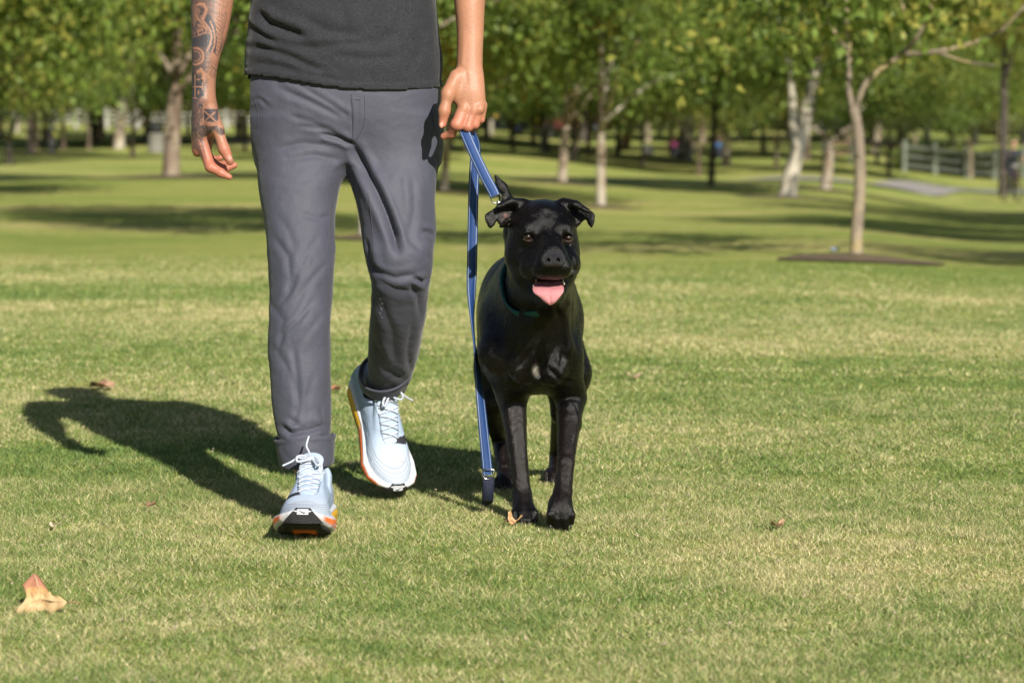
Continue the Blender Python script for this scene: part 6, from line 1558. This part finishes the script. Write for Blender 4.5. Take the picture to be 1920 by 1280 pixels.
small_person(1412, 268, 'person in dark blue clothes far off left of the sycamore', (.03, .06, .12), (.04, .04, .06), (.02, .015, .01), 'stand', 1.0, .8)
cyc, w_ = small_person(1893, 378, 'cyclist in dark shade-toned clothes with an orange strap riding at the right edge', (.020, .024, .034), (.03, .03, .035), (.02, .014, .01), 'ride', 1.05, .2)  # clothes and bicycle toned down to stand in for the shade there
g = np.array(cyc.location); bk = empty('bicycle', g); tag(bk, 'bicycle ridden by the cyclist at the right edge', 'bicycle')
M_tyre = mat('tyre', (.02, .02, .02), rough=.8); M_frame = mat('bike_frame', (.10, .03, .02), rough=.4); M_ch = mat('bike_metal', (.5, .5, .5), rough=.3, metal=1)
for yy in (-.62, .44):
    mb = MB(); mb.tube([w_(0, yy + .33 * math.cos(t), .34 + .33 * math.sin(t)) for t in np.linspace(0, 2 * math.pi, 29)], .022, 6, cap=False); o = mb.build('wheel', M_tyre, bk, True); o.matrix_parent_inverse = Matrix()
    mb = MB()
    for k in range(9): mb.tube([w_(0, yy, .34), w_(0, yy + .32 * math.cos(k * .7), .34 + .32 * math.sin(k * .7))], .003, 4)
    q_ = mb.build('spokes', M_ch, o); q_.matrix_parent_inverse = Matrix()
mb = MB()
for a_, b_ in (((-.62, .34), (-.50, .92)), ((-.52, .78), (-.06, .34)), ((-.52, .82), (.12, .80)), ((-.06, .34), (.14, .92)), ((-.06, .34), (.44, .34)), ((.12, .80), (.44, .34))): mb.tube([w_(0, *a_), w_(0, *b_)], .018, 7)
mb.build('frame', M_frame, bk, True).matrix_parent_inverse = Matrix()
mb = MB(); mb.tube([w_(-.26, -.54, 1.02), w_(0, -.50, .98), w_(.26, -.54, 1.02)], .014, 7); mb.tube([w_(0, -.50, .90), w_(0, -.50, .98)], .014, 7); mb.build('handlebar', M_ch, bk, True).matrix_parent_inverse = Matrix()
mb = MB(); mb.tube([w_(0, .02, .93), w_(0, .12, .935), w_(0, .27, .935)], [.03, .06, .08], 8); mb.build('saddle', M_tyre, bk, True).matrix_parent_inverse = Matrix()
mb = MB(); mb.tube([w_(-.19, -.30, 1.30), w_(-.02, -.24, 1.20), w_(.14, -.13, 1.0)], .03, 6); mb.build('strap', mat('orange_strap', (.20, .08, .02), rough=.7), cyc, True).matrix_parent_inverse = Matrix()
# ---- parked cars, play frame and buildings beyond the trees
def car(px_, d, col, label, face=0.0):
    x, y = XY(px_, d); root = empty('parked_car', (x, y, gz(x, y))); tag(root, label, 'car', 'cars parked beyond the trees'); root.rotation_euler = (0, 0, face)
    prof = [(-2.15, .35), (-2.2, .62), (-2.05, .86), (-1.35, .95), (-.85, 1.38), (.55, 1.42), (1.35, .98), (2.0, .86), (2.2, .62), (2.15, .35)]
    mb = MB(); V = []; n_ = len(prof)
    for s in (-1, 1):
        for a, b in prof: V.append((a, s * (.86 if b < 1 else .68), b))
    F_ = [tuple(range(n_ - 1, -1, -1)), tuple(range(n_, 2 * n_))] + [(i, (i + 1) % n_, n_ + (i + 1) % n_, n_ + i) for i in range(n_)]
    mb.add(V, F_); o = mb.build('body', mat('car_paint_' + label.split()[0], tuple(c_ * .6 for c_ in col), rough=.3), root); o.matrix_parent_inverse = Matrix()
    for s in (-1, 1):
        mb = MB(); mb.add([(-1.15, s * .80, .98), (1.1, s * .80, 1.0), (.48, s * .715, 1.34), (-.78, s * .715, 1.31)], [(0, 1, 2, 3)]); mb.add([(-1.15, s * .78, .98), (1.1, s * .78, 1.0), (.48, s * .69, 1.34), (-.78, s * .69, 1.31)], [(3, 2, 1, 0)])
        q_ = mb.build('window', mat('car_glass', (.02, .025, .03), rough=.1), root); q_.matrix_parent_inverse = Matrix()
        for xx in (-1.35, 1.35):
            mb = MB(); mb.tube([(xx, s * .70, .32), (xx, s * .90, .32)], .32, 16); t_ = mb.build('wheel', M_tyre, root, True); t_.matrix_parent_inverse = Matrix()
            mb = MB(); mb.tube([(xx, s * .88, .32), (xx, s * .915, .32)], .18, 12); q_ = mb.build('rim', M_ch, t_, True); q_.matrix_parent_inverse = Matrix()
car(925, 158, (.10, .12, .16), 'slate parked car beyond the yellow trees', .1); car(905 - 60, 160, (.55, .55, .55), 'silver parked car far behind the left hand', .05); car(1070, 160, (.16, .03, .03), 'red parked car beyond the trees right of the mottled trunk', .1)
car(1440, 150, (.05, .07, .12), 'navy parked car behind the sycamore', .1); car(1530, 155, (.5, .48, .45), 'beige parked car behind the forked trunk', .1)
# building with red canopy and blue slide seen through the gap near (1380, 200)
def house(px_, d, w, dep, h, label, wallc, roofc, nwin):
    x, y = XY(px_, d); z = gz(x, y); root = empty('building', (x, y, z)); tag(root, label, 'building')
    mb = MB(); mb.box((0, 0, h / 2), (w / 2, dep / 2, h / 2)); o = mb.build('wall', mat('stucco_' + label.split()[0], wallc, rough=.9, scale=1), root); o.matrix_parent_inverse = Matrix()
    mb = MB(); mb.add([(-w / 2 - .4, -dep / 2 - .4, h), (w / 2 + .4, -dep / 2 - .4, h), (w / 2 + .4, dep / 2 + .4, h), (-w / 2 - .4, dep / 2 + .4, h), (-w / 2 + 1.5, 0, h + 1.9), (w / 2 - 1.5, 0, h + 1.9)], [(0, 1, 5, 4), (1, 2, 5), (2, 3, 4, 5), (3, 0, 4), (3, 2, 1, 0)])
    o = mb.build('roof', mat('roof_' + label.split()[0], roofc, rough=.9, scale=2), root); o.matrix_parent_inverse = Matrix()
    for i in range(nwin):
        xx = -w / 2 + w * (i + .5) / nwin
        for zz in ([1.5, 4.3] if h > 5 else [1.6]):
            mb = MB(); mb.box((xx, -dep / 2 - .02, zz), (.62, .05, .72)); f_ = mb.build('window', M_wf, root); f_.matrix_parent_inverse = Matrix()
            mb = MB(); mb.box((xx, -dep / 2 - .08, zz), (.52, .02, .62)); q_ = mb.build('pane', bpy.data.materials['car_glass'], f_); q_.matrix_parent_inverse = Matrix()
house(1395, 250, 13, 8, 5.6, 'white two-storey building with reddish roof beyond the trees', (.62, .58, .52), (.34, .12, .08), 5)
house(640, 265, 18, 8, 5.6, 'beige building behind the park left of the person', (.50, .42, .32), (.25, .14, .1), 6)
house(1075, 260, 14, 8, 3.2, 'cream low building glimpsed between the trunks', (.55, .48, .38), (.26, .13, .09), 5)
# climbing frame with blue slide
x, y = XY(1338, 185); pf = empty('climbing_frame', (x, y, gz(x, y))); tag(pf, 'climbing frame with red roof and blue slide beyond the trees', 'play equipment')
M_bl = mat('blue_plastic', (.03, .12, .42), rough=.4); M_rd = mat('red_plastic', (.45, .05, .04), rough=.4)
mb = MB()
for a_ in (-.8, .8):
    for b_ in (-.8, .8): mb.box((a_, b_, 1.5), (.06, .06, 1.5))
mb.build('frame', M_wf, pf).matrix_parent_inverse = Matrix()
mb = MB(); mb.box((0, 0, 1.4), (.85, .85, .05)); mb.build('platform', M_wd, pf).matrix_parent_inverse = Matrix()
mb = MB(); mb.add([(-1.1, -1.1, 3), (1.1, -1.1, 3), (1.1, 1.1, 3), (-1.1, 1.1, 3), (0, 0, 3.9)], [(0, 1, 4), (1, 2, 4), (2, 3, 4), (3, 0, 4), (3, 2, 1, 0)]); mb.build('roof', M_rd, pf).matrix_parent_inverse = Matrix()
mb = MB(); mb.add([(.85, -.3, 1.45), (.85, .3, 1.45), (2.9, .3, .25), (2.9, -.3, .25), (.85, -.3, 1.38), (.85, .3, 1.38), (2.9, .3, .18), (2.9, -.3, .18)], [(0, 3, 2, 1), (4, 5, 6, 7), (0, 1, 5, 4), (1, 2, 6, 5), (2, 3, 7, 6), (3, 0, 4, 7)])
for s in (-1, 1): mb.tube([(.85, s * .32, 1.6), (2.9, s * .32, .38)], .05, 6)
mb.build('slide', M_bl, pf).matrix_parent_inverse = Matrix()
# small bottle on the mulch ring
g = at(1566, 484); b_ = empty('bottle', g + [0, 0, .03]); b_.scale = (.55, .8, .8); b_.rotation_euler = (0, 0, .9); tag(b_, 'small crushed plastic bottle lying by the slender tree', 'bottle')
mb = MB(); mb.tube([(-.09, 0, .035), (-.05, 0, .035), (.04, .01, .035), (.07, .01, .035), (.10, .012, .035)], [.016, .020, .018, .010, .008], 10); mb.build('bottle_body', mat('cloudy_plastic', (.25, .30, .36), rough=.3), b_, True).matrix_parent_inverse = Matrix()
mb = MB(); mb.tube([(.10, .012, .035), (.12, .013, .035)], .010, 10); mb.build('cap', M_wf, b_, True).matrix_parent_inverse = Matrix()

# ---- leaves on the lawn
def dead_leaf(px_, py_, size, label, seed, lobes=3, curl=.35, rot=0.0, cols=((.50, .30, .13), (.34, .15, .07)), lift=.012, tilt=(0, 0), fold=.0):
    g = at(px_, py_); r_ = random.Random(seed); n1 = 48; V = []; F_ = []; rings = 7
    for j in range(rings + 1):
        t = j / rings
        for i in range(n1):
            a = 2 * math.pi * i / n1; rad = (.62 + .38 * abs(math.cos(a * lobes / 2)) ** 1.4 if lobes else .8 + .12 * math.cos(2 * a)) + .04 * math.sin(11 * a + seed) + .03 * math.sin(23 * a)
            x, y = size * t * rad * math.cos(a), size * t * rad * math.sin(a)
            z = curl * size * (t * t) * (.5 + .5 * math.sin(2 * a + seed)) + fold * abs(y) + .03 * size * math.sin(7 * a) * t * t
            V.append((x, y, z))
    for j in range(rings):
        for i in range(n1): F_.append((j * n1 + i, (j + 1) * n1 + i, (j + 1) * n1 + (i + 1) % n1, j * n1 + (i + 1) % n1))
    V = np.array(V); Rm = np.array(Matrix.Rotation(tilt[0], 3, 'X') @ Matrix.Rotation(tilt[1], 3, 'Y') @ Matrix.Rotation(rot, 3, 'Z')); V = V @ Rm.T
    V[:, 2] -= V[:, 2].min(); root = empty('fallen_leaf', g + [0, 0, lift]); tag(root, label, 'leaf')
    o = link('blade', mk_mesh('leaf_blade', V, F_), mat('dry_leaf', cols[0], cols[1], rough=.75, scale=22, bump=.6, bscale=90), root); o.matrix_parent_inverse = Matrix(); so_ = o.modifiers.new('thick', 'SOLIDIFY'); so_.thickness = .0006
    mb = MB(); e = Rm @ np.array([-size * 1.25, .1 * size, .1 * size]); z0 = float(V[0][2]); mb.tube(smooth_path([(0, 0, z0 + .001), e * .5 + [0, 0, z0 + .004], e + [0, 0, max(0.0, z0)]], 3), .0011, 5); mb.build('stalk', bpy.data.materials['brown_rail'], root, True).matrix_parent_inverse = Matrix()
    return root
# the big three-lobed leaf near the camera, modelled from its outline
LP = [(25, 1158), (31, 1140), (44, 1128), (50, 1118), (47, 1104), (42, 1096), (52, 1086), (64, 1073), (74, 1082), (84, 1096), (91, 1108), (100, 1116), (112, 1117), (126, 1128), (118, 1138), (106, 1144), (95, 1150), (88, 1143), (70, 1147), (50, 1153)]
gl = at(80, 1158); dl = gl[1]
cen = (76, 1122)
def lz(px_, py_):
    """upper lobe stands up and leans away, lower lobes spread towards the camera"""
    return dl + (.030 if py_ < 1112 else .012) * ((1150 - py_) / 60.0) - .02 * (abs(px_ - 76) / 50.0) * (py_ > 1110)
V = []; F_ = []; m_ = len(LP); rings = 6
for j in range(rings + 1):
    t = j / rings
    for (a, b) in LP:
        qx, qy = cen[0] + (a - cen[0]) * t, cen[1] + (b - cen[1]) * t
        V.append(P(qx, qy, lz(qx, qy) + .004 * math.sin(qx * .25) + .003 * math.cos(qy * .5)))
for j in range(rings):
    for i in range(m_): F_.append((j * m_ + i, (j + 1) * m_ + i, (j + 1) * m_ + (i + 1) % m_, j * m_ + (i + 1) % m_))
V = np.array(V); root = empty('fallen_leaf', (gl[0], gl[1], gl[2])); tag(root, 'large curled tan and rust leaf in the lower left corner', 'leaf')
mL, n, l, b = new_mat('tan_leaf'); tc = N(n, 'ShaderNodeTexCoord'); sp = N(n, 'ShaderNodeSeparateXYZ'); l.new(tc.outputs['Object'], sp.inputs[0]); nz = N(n, 'ShaderNodeTexNoise', i_Scale=55.0, i_Detail=5.0); l.new(tc.outputs['Object'], nz.inputs[0])
ma = N(n, 'ShaderNodeMath', operation='MULTIPLY_ADD'); l.new(nz.outputs[0], ma.inputs[0]); ma.inputs[1].default_value = .012; l.new(sp.outputs[2], ma.inputs[2]); zs = V[:, 2]
mr = N(n, 'ShaderNodeMapRange'); l.new(ma.outputs[0], mr.inputs[0]); mr.inputs['From Min'].default_value = float(zs.min()); mr.inputs['From Max'].default_value = float(zs.max()) + .006
r = ramp(n, [(.0, (.36, .20, .13)), (.14, (.46, .32, .17)), (.5, (.52, .37, .19)), (.62, (.48, .27, .11)), (.72, (.33, .15, .085)), (1, (.30, .12, .08))]); l.new(mr.outputs[0], r.inputs[0]); l.new(r.outputs[0], b.inputs['Base Color']); b.inputs['Roughness'].default_value = .7
bp = N(n, 'ShaderNodeBump', i_Strength=.5, i_Distance=.004); l.new(nz.outputs[0], bp.inputs['Height']); l.new(bp.outputs[0], b.inputs['Normal'])
o = link('blade', mk_mesh('leaf_blade', V, F_), mL, root); so_ = o.modifiers.new('thick', 'SOLIDIFY'); so_.thickness = .0003
mb = MB()
for pts in ([(76, 1122), (60, 1138), (30, 1154)], [(76, 1122), (100, 1126), (122, 1129)], [(76, 1122), (72, 1100), (65, 1078)], [(76, 1122), (84, 1136), (90, 1146)]):
    mb.tube([P(a, b_, lz(a, b_) - .0015 + .004 * math.sin(a * .25) + .003 * math.cos(b_ * .5)) for a, b_ in smooth_path([(a, b_, 0) for a, b_ in pts], 5)[:, :2]], .0008, 5)
mb.build('vein', mat('leaf_vein', (.62, .46, .26), rough=.7), root, True)
mb = MB(); e = P(152, 1130, dl - .02); mb.tube(smooth_path([P(126, 1128, lz(126, 1128)), P(139, 1128, dl - .02), e], 4), .0011, 5); mb.build('stalk', mat('leaf_stalk', (.40, .22, .12), rough=.7), root, True)
dead_leaf(963, 990, .017, 'small curled tan leaf in front of the dog paw', 3, 0, 1.3, .4, ((.62, .42, .22), (.45, .22, .09)), .008, (.3, .2))
dead_leaf(1189, 714, .030, 'pale dry leaf on the grass right of the dog chest', 4, 5, .5, 1.4, ((.50, .40, .26), (.38, .26, .15)))
dead_leaf(1457, 1002, .016, 'little brown leaf on the grass at the lower right', 5, 3, .8, 2.2, ((.48, .33, .19), (.32, .17, .09)))
dead_leaf(190, 732, .045, 'brownish leaf lying at the top of the person shadow', 6, 5, .4, .3, ((.42, .27, .17), (.3, .16, .09)))
dead_leaf(103, 996, .014, 'pale folded leaf scrap above the big tan leaf', 8, 3, .6, 0, ((.60, .55, .42), (.5, .42, .3)))
dead_leaf(283, 959, .011, 'small brown leaf crumb left of the front shoe', 9, 3, .9, 0, ((.30, .17, .10), (.2, .1, .06)))
dead_leaf(630, 738, .020, 'rust leaf behind the walking legs', 12, 3, .7, 1, ((.34, .16, .08), (.2, .1, .06)))
# clover heads and straw crumbs strewn over the near lawn
mb = MB(); rr = random.Random(5); 
for i in range(260):
    y = 4.1 + 5.5 * rr.random() ** 1.2; x = (rr.random() - .5) * .42 * y; s = rr.uniform(.0015, .0038); z = .010 * rr.random() + .004
    a = rr.random() * 3.14; mb.tube([(x, y, z), (x + s * math.cos(a), y + s * math.sin(a), z + s * .6), (x + 2 * s * math.cos(a), y + 2 * s * math.sin(a), z + s * .5)], [s * .3, s * .8, s * .3], 5)
o = mb.build('lawn_litter', mat('pale_straw', (.40, .34, .26), (.30, .24, .16), rough=.9, scale=60), None); tag(o, 'pale dry clover heads and straw scraps in the lawn', 'litter', None, 'stuff')
